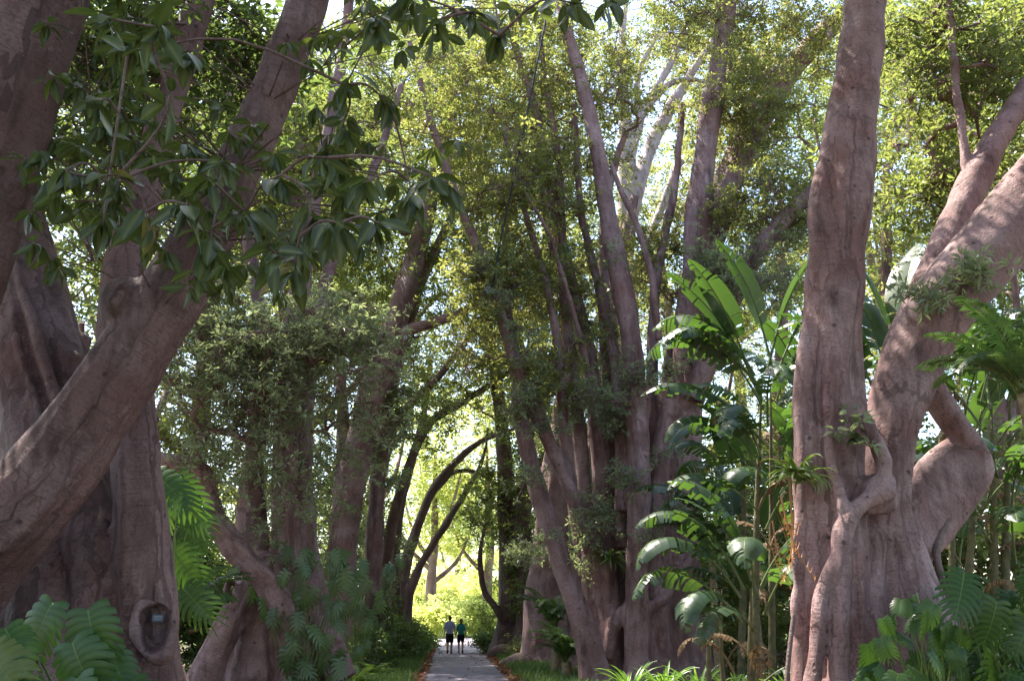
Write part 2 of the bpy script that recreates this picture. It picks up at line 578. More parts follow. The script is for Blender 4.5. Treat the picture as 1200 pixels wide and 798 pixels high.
def grow(parent, skel, regions, seed, mat, bark, L=0.17, per=16, spread=0.5, ros=ROS, tint=0.5, r0=0.011, names=('crown', 'branches'), rmax=0.13, tilt=0.8, twigs=True, dens=1.0):
    """regions: (centre xyz, radii xyz, clumps). Branches run from the skeleton to every clump; leaves sit at twig tips."""
    r = np.random.default_rng(seed)
    cl, tn = [], []
    for (c, rad, k) in regions:
        k = int(k * dens)
        u = r.normal(size=(k, 3))
        u /= np.linalg.norm(u, axis=1)[:, None]
        u *= (r.random(k) ** 0.42)[:, None]
        cl.append(np.asarray(c) + u * np.asarray(rad))
        tn.append(np.clip(tint + r.normal(0, 0.2, k), 0, 1))
    cl = np.vstack(cl)
    tn = np.concatenate(tn)
    keep = cl[:, 2] > 0.25
    cl, tn = cl[keep], tn[keep]
    skel = np.asarray(skel)
    d0 = np.array([np.linalg.norm(skel - c, axis=1).min() for c in cl])
    order = np.argsort(d0)
    ns = len(skel)
    N = np.zeros((ns + len(cl) * 4 + 4, 3))
    N[:ns] = skel
    par = np.full(len(N), -1)
    cnt = np.zeros(len(N))
    m = ns
    for q in order:
        c = cl[q]
        dv = c - N[:m]
        dist = np.linalg.norm(dv, axis=1)
        j = int(np.argmin(dist + 0.8 * np.maximum(0, -dv[:, 2])))
        a = N[j]
        k = 3 if dist[j] > 0.7 else 1
        prev = j
        for t in range(1, k + 1):
            f = t / k
            p = a + (c - a) * f
            if t < k:
                p = p + r.normal(0, 0.07 * dist[j], 3) + np.array([0, 0, 0.06 * dist[j] * math.sin(f * math.pi)])
            N[m] = p
            par[m] = prev
            prev = m
            m += 1
        x = prev
        while x >= 0:
            cnt[x] += 1
            x = par[x]
    idx = np.arange(ns, m)
    pi = par[idx]
    rad = np.minimum(r0 * np.maximum(cnt, 1) ** 0.5, rmax)
    ra = np.where(pi < ns, rad[idx] * 1.15, rad[np.maximum(pi, 0)])
    V, Q = frusta(N[pi], N[idx], np.minimum(ra, rad[idx] * 1.7), rad[idx])
    # twigs
    tips = (cl[:, None, :] + r.normal(0, 1, (len(cl), per, 3)) * np.array([spread, spread, spread * 0.75])).reshape(-1, 3)
    tips[:, 2] = np.maximum(tips[:, 2], 0.15)
    src = np.repeat(cl, per, 0)
    if twigs:
        V2, Q2 = frusta(src, tips, np.full(len(tips), 0.009), np.full(len(tips), 0.004), 3)
    else:
        V2, Q2 = np.zeros((0, 3)), np.zeros((0, 4), int)
    bo = mk(names[1], np.vstack([V, V2]), [np.vstack([Q, Q2 + len(V)])], bark, parent, attrs={'along': np.concatenate([V[:, 2], V2[:, 2]])})
    bo['kind'] = 'stuff'
    LV, LF, lt = scatter(tips, np.repeat(tn, per), L, ros, r, tilt)
    co = mk(names[0], LV, [LF], mat, parent, smooth=False, attrs={'tint': lt})
    co['kind'] = 'stuff'
    return co


def sprouts(parent, parts, n, seed, zlo, zhi, mat=None, L=0.15, per=11, off=0.45, bark=None):
    r = np.random.default_rng(seed)
    C = np.vstack([p['C'] for p in parts])
    RR = np.concatenate([p['R'] for p in parts])
    ok = np.where((C[:, 2] > zlo) & (C[:, 2] < zhi))[0]
    regs = []
    for i in r.choice(ok, n):
        a = r.uniform(math.pi * 0.9, math.pi * 2.1)
        d = np.array([math.cos(a), math.sin(a), r.uniform(-.2, .5)])
        regs.append((C[i] + d * (RR[i] + off * r.uniform(0.5, 1.3)), (0.3, 0.3, 0.35), int(r.integers(1, 4))))
    grow(parent, C, regs, seed + 1, mat or LEAF_GREY, bark or BARK, L=L, per=per, spread=0.26, ros=ROS_THIN, names=('sprouts', 'sprout_twigs'), r0=0.007)


def R3(px, py, Y, rx, ry, rz, k):
    return (P(px, py, Y), (rx, ry, rz), k)


# ---- single leaves (shared meshes, placed as objects)
def fig_leaf_mesh(seed):
    r = np.random.default_rng(seed)
    n = 7
    t = np.linspace(0, 1, n)
    wd = 0.185 * np.sin(np.pi * np.clip(t, 0.0, 1) ** 0.85) ** 0.8 + 0.004
    bend = r.uniform(0.1, 0.45)
    curl = r.uniform(0.02, 0.10)
    x = np.concatenate([[0], np.cumsum(np.cos(bend * t[1:] * 1.3) / (n - 1))])
    z = -np.concatenate([[0], np.cumsum(np.sin(bend * t[1:] * 1.3) / (n - 1))])
    V, rib = [], []
    tw = r.uniform(-0.3, 0.3)
    for i in range(n):
        for s in (-1, -0.5, 0, 0.5, 1):
            y = s * wd[i] * math.cos(tw * t[i])
            zz = z[i] + abs(s) * curl * math.sin(math.pi * t[i]) + s * wd[i] * math.sin(tw * t[i]) + 0.012 * math.sin(9 * t[i] + s * 2)
            V.append((x[i] + 0.10, y, zz))
            rib.append(0.9 if s == 0 else 0.0)
    F = [[i * 5 + j, i * 5 + 5 + j, i * 5 + 6 + j, i * 5 + 1 + j] for i in range(n - 1) for j in range(4)]
    k = len(V)
    V += [(0, -0.008, 0), (0, 0.008, 0), (0.11, 0.008, 0), (0.11, -0.008, 0)]
    rib += [1] * 4
    F.append([k, k + 3, k + 2, k + 1])
    return mk_mesh('fig_leaf', V, [np.array(F)], LEAF_NEAR, attrs={'rib': rib})


def monstera_mesh(seed, mat=LEAF_MON, lobes=8, deep=0.6, aspect=0.9, taper=0.2):
    """heart-shaped blade cut to the rib into curved fingers, length about 1, petiole joint at the origin, tip at +x"""
    r = np.random.default_rng(seed)
    V, F, rib = [], [], []

    def vert(x, y, z, b):
        V.append((x, y, z))
        rib.append(b)
        return len(V) - 1
    droop = r.uniform(0.15, 0.4)

    def zz(x, y):
        return 0.16 * abs(y) - droop * x * x - 0.55 * y * y - 0.25 * min(x, 0) ** 2
    prof = lambda u: aspect * 0.60 * (math.sin(math.pi * min(1, (u * 0.86 + 0.14))) ** 0.55)
    for s in (-1, 1):
        for k in range(lobes):
            u0, u1 = k / lobes, (k + 0.985) / lobes
            um = (u0 + u1) / 2
            W = prof(um) * r.uniform(0.92, 1.05)
            back = -0.28 * (1 - um * 1.6) if um < 0.6 else 0.0
            fwd = 0.16 + 0.22 * um
            rows = []
            nr = 5
            for i in range(nr):
                f = i / (nr - 1)
                cut = 1.0 if f < 1 - deep else 1.0 - taper * ((f - (1 - deep)) / deep) ** 0.8
                if i == nr - 1:
                    cut = max(0.22, 0.95 - 1.7 * taper)
                hw = (u1 - u0) * 0.5 * cut * (1 + (0.62 if taper < 0.3 else 0.4) * f)
                cx = um * 0.93 + (back + fwd * f) * f
                y = s * W * f
                a = cx - hw
                b = cx + hw
                rows.append((vert(a, y, zz(a, y) - 0.004 * f, 0.0), vert(cx, y, zz(cx, y) + 0.006, 0.3 if i < nr - 1 else 0.1), vert(b, y, zz(b, y) - 0.004 * f, 0.0)))
            for i in range(nr - 1):
                for j in range(2):
                    q = [rows[i][j], rows[i][j + 1], rows[i + 1][j + 1], rows[i + 1][j]]
                    F.append(q if s > 0 else q[::-1])
    # midrib
    prev = None
    for i in range(9):
        x = i / 8 * 0.98
        h = 0.014 * (1 - 0.7 * i / 8)
        row = (vert(x, -h, zz(x, 0) + 0.010, 1), vert(x, h, zz(x, 0) + 0.010, 1))
        if prev:
            F.append([prev[0], row[0], row[1], prev[1]])
        prev = row
    return mk_mesh('monstera_leaf', V, [np.array(F)], mat, attrs={'rib': rib})


def paddle_mesh(seed, L=1.9, W=0.36, arch=0.7, tear=0.6, pet=0.8, mat=None, fold=0.25, tipdroop=0.3, curl=0.35):
    """strelitzia / banana leaf: petiole rising along +z then arching over +x; the blade is torn into strips"""
    r = np.random.default_rng(seed)
    V, F, rib = [], [], []
    n = 26
    tot = pet + L
    C = []
    p = np.array([0.0, 0, 0])
    ds = tot / n
    for i in range(n + 1):
        C.append(p.copy())
        f = i / n
        ang = 0.10 + arch * f ** 1.6 + tipdroop * max(0, f - 0.6) * 2
        p = p + ds * np.array([math.sin(ang), 0, math.cos(ang)])
    C = np.array(C)
    T = np.gradient(C, axis=0)
    T /= np.linalg.norm(T, axis=1)[:, None]
    S = np.array([0, 1.0, 0])
    N = np.cross(T, S)            # upper face normal points back/up
    N = -N if N[-1][2] < 0 else N

    def at(f):
        x = f * n
        i = min(int(x), n - 1)
        t = x - i
        return C[i] * (1 - t) + C[i + 1] * t, T[i], N[i]
    # petiole and midrib: square section
    m = 14
    rings = []
    for i in range(m + 1):
        f = i / m
        c, t, nn = at(f)
        h = 0.030 * (1 - 0.85 * f)
        ring = []
        for (a, b) in ((-1, 0), (0, 0.8), (1, 0), (0, -1.2)):
            V.append(c + S * a * h + nn * b * h)
            rib.append(1)
            ring.append(len(V) - 1)
        rings.append(ring)
    for i in range(m):
        for j in range(4):
            F.append([rings[i][j], rings[i][(j + 1) % 4], rings[i + 1][(j + 1) % 4], rings[i + 1][j]])
    # strips
    f0 = pet / tot
    for s in (-1, 1):
        u = 0.0
        grp_d = r.uniform(-0.1, 0.1)
        while u < 1:
            du = r.uniform(0.035, 0.09)
            u1 = min(1, u + du)
            gap = 0.0
            if r.random() < tear:
                gap = r.uniform(0.004, 0.03)
                grp_d = r.uniform(-0.25, 0.45)
            rows = []
            for (uu, sh) in ((u, 1), (u1 - gap, 1)):
                c, t, nn = at(f0 + (1 - f0) * uu)
                hw = W * (math.sin(math.pi * (0.07 + 0.93 * uu) ** 0.75) ** 0.6 if uu < 1 else 0.02) + 0.01
                row = []
                for k in range(4):
                    v = k / 3
                    ang = fold - (curl + grp_d * (curl + 0.1) * 2.2) * v * 1.2
                    q = c + S * s * hw * v * math.cos(ang) + nn * hw * v * math.sin(ang) + t * hw * v * 0.35 + np.array([0, 0, -0.08 * v * v * hw * 3])
                    V.append(q)
                    rib.append(0.25 if k == 0 else 0)
                    row.append(len(V) - 1)
                rows.append(row)
            for k in range(3):
                q = [rows[0][k], rows[1][k], rows[1][k + 1], rows[0][k + 1]]
                F.append(q if s > 0 else q[::-1])
            u = u1
    return mk_mesh('paddle_leaf', np.array(V), [np.array(F)], mat or LEAF_STRE, attrs={'rib': rib})


def frond_mesh(seed, ragged=0.0, L=1.6, n=34, lw=0.030, ll=0.42, arch=1.4, mat=None, droop=0.5, base=0.2, start=0.12, vee=0.3):
    """feather frond: rachis rising along +z arching to +x with leaflets"""
    r = np.random.default_rng(seed)
    V, F, rib = [], [], []
    N = 24
    C = [np.zeros(3)]
    for i in range(N):
        a = base + arch * (i / N) ** 1.3
        C.append(C[-1] + L / N * np.array([math.sin(a), 0, math.cos(a)]))
    C = np.array(C)
    T = np.gradient(C, axis=0)
    T /= np.linalg.norm(T, axis=1)[:, None]
    S = np.array([0, 1.0, 0])

    def quad(a, b, c, d, k):
        i = len(V)
        V.extend([a, b, c, d])
        rib.extend(k)
        F.append([i, i + 1, i + 2, i + 3])
    for i in range(N):
        h0, h1 = 0.016 * L * (1 - i / N) * 0.7 + 0.004, 0.016 * L * (1 - (i + 1) / N) * 0.7 + 0.004
        quad(C[i] - S * h0, C[i] + S * h0, C[i + 1] + S * h1, C[i + 1] - S * h1, [1] * 4)
        up = np.cross(S, T[i])
        quad(C[i] - up * h0, C[i] + up * h0, C[i + 1] + up * h1, C[i + 1] - up * h1, [1] * 4)
    for k in range(n):
        f = start + (1 - start) * (k + 0.5) / n
        i = min(int(f * N), N - 1)
        c, t = C[i] + (C[min(i + 1, N)] - C[i]) * (f * N - i), T[i]
        up = np.cross(T[i], S)
        if up[2] < 0:
            up = -up
        for s in (-1, 1):
            if r.random() < ragged:
                continue
            l_ = (1 + ragged * r.uniform(-1, 1)) * ll * math.sin(math.pi * (0.12 + 0.86 * f ** 0.9)) ** 0.6 * r.uniform(0.85, 1.1)
            d = S * s * 0.85 + t * (0.45 + 0.5 * f) + up * vee * r.uniform(0.6, 1.3)
            d /= np.linalg.norm(d)
            sd = np.cross(d, up)
            sd /= np.linalg.norm(sd) + 1e-9
            w_ = lw * r.uniform(0.8, 1.2)
            m1 = c + d * l_ * 0.45 - np.array([0, 0, 0.08 * droop * l_])
            tip = c + d * l_ * 0.9 - np.array([0, 0, droop * l_ * r.uniform(0.5, 1.0)])
            quad(c, m1 - sd * w_, tip, m1 + sd * w_, [0.3, 0, 0, 0])
    return mk_mesh('frond', np.array(V), [np.array(F)], mat or LEAF_FROND, attrs={'rib': rib})


def strap_mesh(seed, L=0.7, W=0.025, arch=1.6, mat=None, twist=0.4):
    r = np.random.default_rng(seed)
    n = 9
    V, rib = [], []
    c = np.zeros(3)
    for i in range(n + 1):
        f = i / n
        w_ = W * (1 - f ** 3) * (0.6 + 0.8 * min(1, f * 3) * 0.5) + 0.001
        sd = np.array([0, math.cos(twist * f), math.sin(twist * f)])
        V += [c - sd * w_ + np.array([0, 0, w_ * 0.5]), c.copy(), c + sd * w_ + np.array([0, 0, w_ * 0.5])]
        rib += [0, 0.7, 0]
        a = 0.15 + arch * f ** 1.4
        c = c + L / n * np.array([math.sin(a), 0, math.cos(a)])
    F = [[i * 3 + j, i * 3 + j + 1, i * 3 + j + 4, i * 3 + j + 3] for i in range(n) for j in range(2)]
    return mk_mesh('strap_leaf', np.array(V), [np.array(F)], mat or LEAF_STRAP, attrs={'rib': rib})


def basis(xdir, zhint, roll=0.0):
    x = Vector([float(v) for v in xdir]).normalized()
    z = Vector([float(v) for v in zhint])
    z = (z - x * z.dot(x)).normalized()
    y = z.cross(x)
    m = Matrix((x, y, z)).transposed()
    return m @ Matrix.Rotation(roll, 3, 'X')


def place(name, me, parent, loc, rot, scale):
    o = bpy.data.objects.new(name, me)
    COL.objects.link(o)
    o.parent = parent
    l = Vector([float(v) for v in (np.asarray(loc) - wloc(parent))])
    o.matrix_basis = Matrix.Translation(l) @ rot.to_4x4() @ Matrix.Scale(scale, 4)
    return o


FIGL = [fig_leaf_mesh(s) for s in range(8)]
MONL = [monstera_mesh(20 + s) for s in range(5)]
MONF = [monstera_mesh(40 + s, lobes=9, deep=0.75, aspect=0.75, taper=0.3) for s in range(4)]
MONC = [monstera_mesh(50 + q, mat=LEAF_CLIMB, lobes=6, deep=0.9, aspect=0.72, taper=0.42) for q in range(4)]
PADL = [paddle_mesh(60 + s, tear=[0.25, 0.6, 0.8, 0.7, 0.4][s], arch=[0.5, 1.3, 1.7, 1.9, 0.9][s], tipdroop=[0.1, 0.5, 0.7, 0.8, .3][s], curl=[0.08, 0.35, 0.35, 0.35, 0.12][s], fold=[0.35, 0.25, 0.25, 0.25, 0.4][s]) for s in range(5)]
FRON = [frond_mesh(80 + s, arch=1.2 + 0.25 * s) for s in range(4)]
FERN = [frond_mesh(90 + s, L=0.8, n=22, ll=0.17, lw=0.022, arch=1.2 + 0.3 * s, mat=LEAF_FERN, droop=0.25) for s in range(3)]
STRP = [strap_mesh(100 + s, arch=0.9 + 0.35 * s) for s in range(4)]


# ------------------------------------------------------------------ setting: ground, path, verges
def sheet(name, xs, ys, zf, mat):
    X, Y = np.meshgrid(xs, ys)
    Z = zf(X, Y)
    V = np.stack([X, Y, Z], -1).reshape(-1, 3)
    nx, ny = len(xs), len(ys)
    i = np.arange(ny - 1)[:, None] * nx + np.arange(nx - 1)[None, :]
    F = np.stack([i, i + 1, i + nx + 1, i + nx], -1).reshape(-1, 4)
    o = mk(name, V, [F], mat)
    o['kind'] = 'structure'
    return o


PATH_X, PATH_W = 0.52, 1.38          # centre and half width
PATH_END = 62.0


def gz(X, Y):
    d = np.abs(X - PATH_X) - PATH_W
    s = np.clip(d / 2.0, 0, 1)
    return np.clip((62 - Y) / 4, 0, 1) * s * (0.05 + 0.05 * np.sin(X * 0.9 + 1) * np.cos(Y * 0.7) + 0.04 * np.sin(Y * 0.33 + X * 0.4)) - 0.0


def ground_mat():
    m, n, l, b, out = new_mat('soil')
    geo = n.new('ShaderNodeNewGeometry')
    a = noise(n, l, geo.outputs['Position'], 0.8, 6)
    f = noise(n, l, geo.outputs['Position'], 14, 6, 0.7)
    c = mixc(n, l, ramp(n, l, f, 0.35, 0.65), (0.05, 0.032, 0.020), (0.16, 0.10, 0.06))
    c = mixc(n, l, mathn(n, l, 'MULTIPLY', ramp(n, l, a, 0.45, 0.6), 0.7), c, (0.05, 0.075, 0.022))
    l.new(c, b.inputs['Base Color'])
    b.inputs['Roughness'].default_value = 0.95
    bp = n.new('ShaderNodeBump')
    bp.inputs['Distance'].default_value = 0.04
    l.new(f, bp.inputs['Height'])
    l.new(bp.outputs[0], b.inputs['Normal'])
    return m


def path_mat():
    m, n, l, b, out = new_mat('asphalt')
    geo = n.new('ShaderNodeNewGeometry')
    a = noise(n, l, geo.outputs['Position'], 0.55, 5)
    f = noise(n, l, geo.outputs['Position'], 40, 4, 0.7)
    c = mixc(n, l, ramp(n, l, a, 0.38, 0.62), (0.165, 0.135, 0.165), (0.195, 0.162, 0.195))
    c = mixc(n, l, mathn(n, l, 'MULTIPLY', ramp(n, l, f, 0.4, 0.7), 0.2), c, (0.18, 0.16, 0.17))
    w2 = noise(n, l, geo.outputs['Position'], 2.3, 6, 0.7)
    c = mixc(n, l, mathn(n, l, 'MULTIPLY', ramp(n, l, w2, 0.55, 0.7), 0.25), c, (0.09, 0.075, 0.08))
    l.new(c, b.inputs['Base Color'])
    b.inputs['Roughness'].default_value = 0.85
    bp = n.new('ShaderNodeBump')
    bp.inputs['Distance'].default_value = 0.01
    l.new(f, bp.inputs['Height'])
    l.new(bp.outputs[0], b.inputs['Normal'])
    return m


def lawn_mat():
    m, n, l, b, out = new_mat('lawn')
    geo = n.new('ShaderNodeNewGeometry')
    a = noise(n, l, geo.outputs['Position'], 0.5, 6)
    f = noise(n, l, geo.outputs['Position'], 25, 4, 0.7)
    c = mixc(n, l, ramp(n, l, a, 0.35, 0.65), (0.10, 0.15, 0.025), (0.17, 0.20, 0.04))
    c = mixc(n, l, mathn(n, l, 'MULTIPLY', f, 0.5), c, (0.05, 0.09, 0.02))
    l.new(c, b.inputs['Base Color'])
    b.inputs['Roughness'].default_value = 0.9
    return m


xs = np.concatenate([[-600, -200, -80], np.linspace(-40, -3, 60), np.linspace(-2.5, 4, 27), np.linspace(4.5, 40, 60), [80, 200, 600]])
ys = np.concatenate([[-400, -100, -30], np.linspace(-10, 75, 140), [90, 130, 200, 400, 900]])
sheet('ground', xs, ys, gz, ground_mat())


def path_zone():
    ys = np.linspace(-12, PATH_END + 16, 280)
    r = np.random.default_rng(4)
    eL = PATH_X - PATH_W + 0.06 * np.sin(ys * 0.8) + 0.04 * np.sin(ys * 2.3 + 1) + r.normal(0, 0.02, len(ys))
    eR = PATH_X + PATH_W + 0.06 * np.sin(ys * 0.7 + 2) + 0.04 * np.sin(ys * 2.9) + r.normal(0, 0.02, len(ys))
    us = np.linspace(0, 1, 7)
    X = eL[:, None] * (1 - us) + eR[:, None] * us
    Z = 0.02 + 0.02 * np.sin(us * math.pi)[None, :] + 0 * X
    V = np.stack([X, np.repeat(ys[:, None], 7, 1), Z], -1).reshape(-1, 3)
    i = np.arange(len(ys) - 1)[:, None] * 7 + np.arange(6)[None]
    F = np.stack([i, i + 1, i + 8, i + 7], -1).reshape(-1, 4)
    o = mk('path', V, [F], path_mat())
    o['kind'] = 'structure'


path_zone()
sheet('lawn', np.linspace(-60, 60, 40), np.linspace(PATH_END + 0.2, 160, 40), lambda X, Y: 0.012 + 0 * X, lawn_mat())


def stuff(name, label, cat, o):
    o['kind'] = 'stuff'
    o['label'] = label
    o['category'] = cat
    return o


def blades(n, xr, yr, hr, r, edge):
    x = r.uniform(*xr, n)
    y = r.uniform(*yr, n)
    k = edge(x, y) > r.random(n)
    x, y = x[k], y[k]
    n = len(x)
    z = gz(x, y)
    h = r.uniform(*hr, n)
    a = r.uniform(0, 6.28, n)
    lean = r.uniform(0.1, 0.7, n) * h
    wv = r.uniform(0.008, 0.016, n)
    b = np.stack([x, y, z], -1)
    s = np.stack([-np.sin(a), np.cos(a), 0 * a], -1) * wv[:, None]
    d = np.stack([np.cos(a) * lean, np.sin(a) * lean, h], -1)
    mid = b + d * np.array([0.35, 0.35, 0.62])
    tip = b + d
    V = np.stack([b - s, b + s, mid + s * 0.8, mid - s * 0.8, tip], 1).reshape(-1, 3)
    i = np.arange(n)[:, None] * 5
    Q = i + np.array([[0, 1, 2, 3]])
    T = i + np.array([[3, 2, 4]])
    t = np.repeat(np.clip(r.normal(0.5, 0.25, n), 0, 0.95), 5)
    return V, Q, T, t


def grass():
    r = np.random.default_rng(31)
    for nm, xr, lab in (('grass_verge', (-2.9, -0.95), 'soft green grass along the verge between path and climbing monstera'),
                        ('grass_verge', (2.05, 4.2), 'soft green grass along the verge below the many-stemmed fig')):
        x0, x1 = xr

        def edge(x, y):
            u = (x - x0) / (x1 - x0)
            e = np.sin(np.pi * np.clip(u, 0, 1)) ** 0.5
            pn = 0.5 + 0.5 * np.sin(x * 3.1 + 1.3) * np.sin(y * 1.7) + 0.4 * np.sin(y * 0.9 + 2)
            return e * np.clip(pn + 0.35, 0, 1)
        V, Q, T, t = blades(26000, xr, (15, 58), (0.08, 0.30), r, edge)
        o = mk(nm, V, [Q, T], GRASS, attrs={'tint': t})
        stuff(nm, lab, 'grass', o)
    # fallen leaves
    for s, lab in ((-1, 'strip of orange-brown fallen leaves on the path edge beside the climbing monstera'),
                   (1, 'strip of orange-brown fallen leaves on the path edge beside the rocks')):
        n = 9000
        y = r.uniform(10, 60, n)
        off = np.abs(r.normal(0, 0.28, n)) * np.where(r.random(n) < 0.15, -0.45, 1)
        e = PATH_X + s * (PATH_W + 0.06 + off * 0.85)
        z = np.maximum(gz(e, y), np.where(np.abs(e - PATH_X) < PATH_W, 0.035, 0)) + r.uniform(0.006, 0.05, n)
        c = np.stack([e, y, z], -1)
        a = r.uniform(0, 6.28, n)
        L = r.uniform(0.05, 0.11, n)
        d = np.stack([np.cos(a), np.sin(a), r.normal(0, 0.25, n)], -1) * L[:, None]
        sd = np.stack([-np.sin(a), np.cos(a), r.normal(0, 0.35, n)], -1) * (L * 0.42)[:, None]
        up = np.array([0, 0, 1.0]) * (L * 0.2)[:, None]
        V = np.stack([c - d, c + sd + up, c + d, c - sd + up], 1).reshape(-1, 3)
        i = np.arange(n)[:, None] * 4
        F = np.concatenate([i + [[0, 2, 1]], i + [[0, 3, 2]]])
        o = mk('fallen_leaves', V, [F], LITTER, smooth=False, attrs={'tint': np.repeat(np.clip(r.normal(0.5, 0.3, n), 0, 1), 4)})
        stuff('fallen_leaves', lab, 'leaf litter', o)
    # scattered leaves over the path and mulch
    n = 5200
    x = np.concatenate([r.uniform(PATH_X - PATH_W, PATH_X + PATH_W, 90), r.uniform(-12, 13, n - 90)])
    x[90:] = np.where(np.abs(x[90:] - PATH_X) < PATH_W + 0.3, x[90:] + np.where(x[90:] < PATH_X, -4, 4), x[90:])
    y = r.uniform(10, 60, n)
    z = np.where(np.abs(x - PATH_X) < PATH_W, 0.048, gz(x, y) + 0.02)
    c = np.stack([x, y, z], -1)
    a = r.uniform(0, 6.28, n)
    L = r.uniform(0.05, 0.10, n)
    d = np.stack([np.cos(a), np.sin(a), r.normal(0, 0.1, n)], -1) * L[:, None]
    sd = np.stack([-np.sin(a), np.cos(a), 0 * a], -1) * (L * 0.42)[:, None]
    up = np.array([0, 0, 1.0]) * (L * 0.25)[:, None]
    V = np.stack([c - d, c + sd + up, c + d, c - sd + up], 1).reshape(-1, 3)
    i = np.arange(n)[:, None] * 4
    F = np.concatenate([i + [[0, 2, 1]], i + [[0, 3, 2]]])
    o = mk('scattered_leaves', V, [F], LITTER, smooth=False, attrs={'tint': np.repeat(np.clip(r.normal(0.4, 0.3, n), 0, 1), 4)})
    stuff('scattered_leaves', 'dry leaves thinly scattered over path and soil under the figs', 'leaf litter', o)


grass()

# ------------------------------------------------------------------ the fig trees
FIGS = 'old fig trees lining the path'


def ground_pt(px, Y):
    p = P(px, 718, Y)
    return np.array([p[0], Y, 0.0])


def sk(parts, zmin=0.0, every=1):
    C = np.vstack([p['C'][::every] for p in parts])
    return C[C[:, 2] > zmin]


def roots(p, n, seed, rr_=(0.04, 0.10), top=(0.35, 0.9), zmax=9.0, tw=0.5, burls=True):
    """aerial roots fused along a stem, running down to the ground"""
    r = np.random.default_rng(seed)
    C, R = p['C'], p['R']
    T, N, B = frames(C)
    out = []
    m = int((C[:, 2] < zmax).sum())
    for k in range(n):
        e = int(m * r.uniform(*top))
        b = int(m * r.uniform(0, 0.25)) if r.random() < 0.35 else 0
        if e - b < 6:
            continue
        ii = np.linspace(b, e, 8).astype(int)
        th = r.uniform(0, 6.28) + r.uniform(-tw, tw) * np.linspace(0, 2, 8) + r.normal(0, 0.07, 8)
        pts = C[ii] + (R[ii] * r.uniform(0.90, 1.03))[:, None] * (N[ii] * np.cos(th)[:, None] + B[ii] * np.sin(th)[:, None])
        w0 = r.uniform(*rr_)
        rad = w0 * np.linspace(1.25, 0.55, 8) * r.uniform(0.8, 1.2, 8)
        rad[-1] = w0 * 0.2
        if b:
            rad[0] = w0 * 0.3
        out.append(tube(pts, rad, 8, step=w0 * 0.8, flute=0.05, seed=seed + k))
    for k in range(n if burls else 0):
        i = int(r.integers(2, m))
        th = r.uniform(0, 6.28)
        c = C[i] + R[i] * 0.92 * (N[i] * math.cos(th) + B[i] * math.sin(th))
        w0 = r.uniform(0.5, 1.1) * rr_[1]
        out.append(tube([c - T[i] * w0, c, c + T[i] * w0 * 1.2], [w0 * 0.4, w0, w0 * 0.3], 8, step=w0 * 0.5))
    return out


def ringtube(c, ax, ay, r, n=14):
    t = np.linspace(0, 2 * math.pi, n + 1)
    pts = [np.asarray(c) + np.asarray(ax) * math.cos(a) + np.asarray(ay) * math.sin(a) for a in t]
    return tube(pts, [r] * (n + 1), 10, step=0.03)


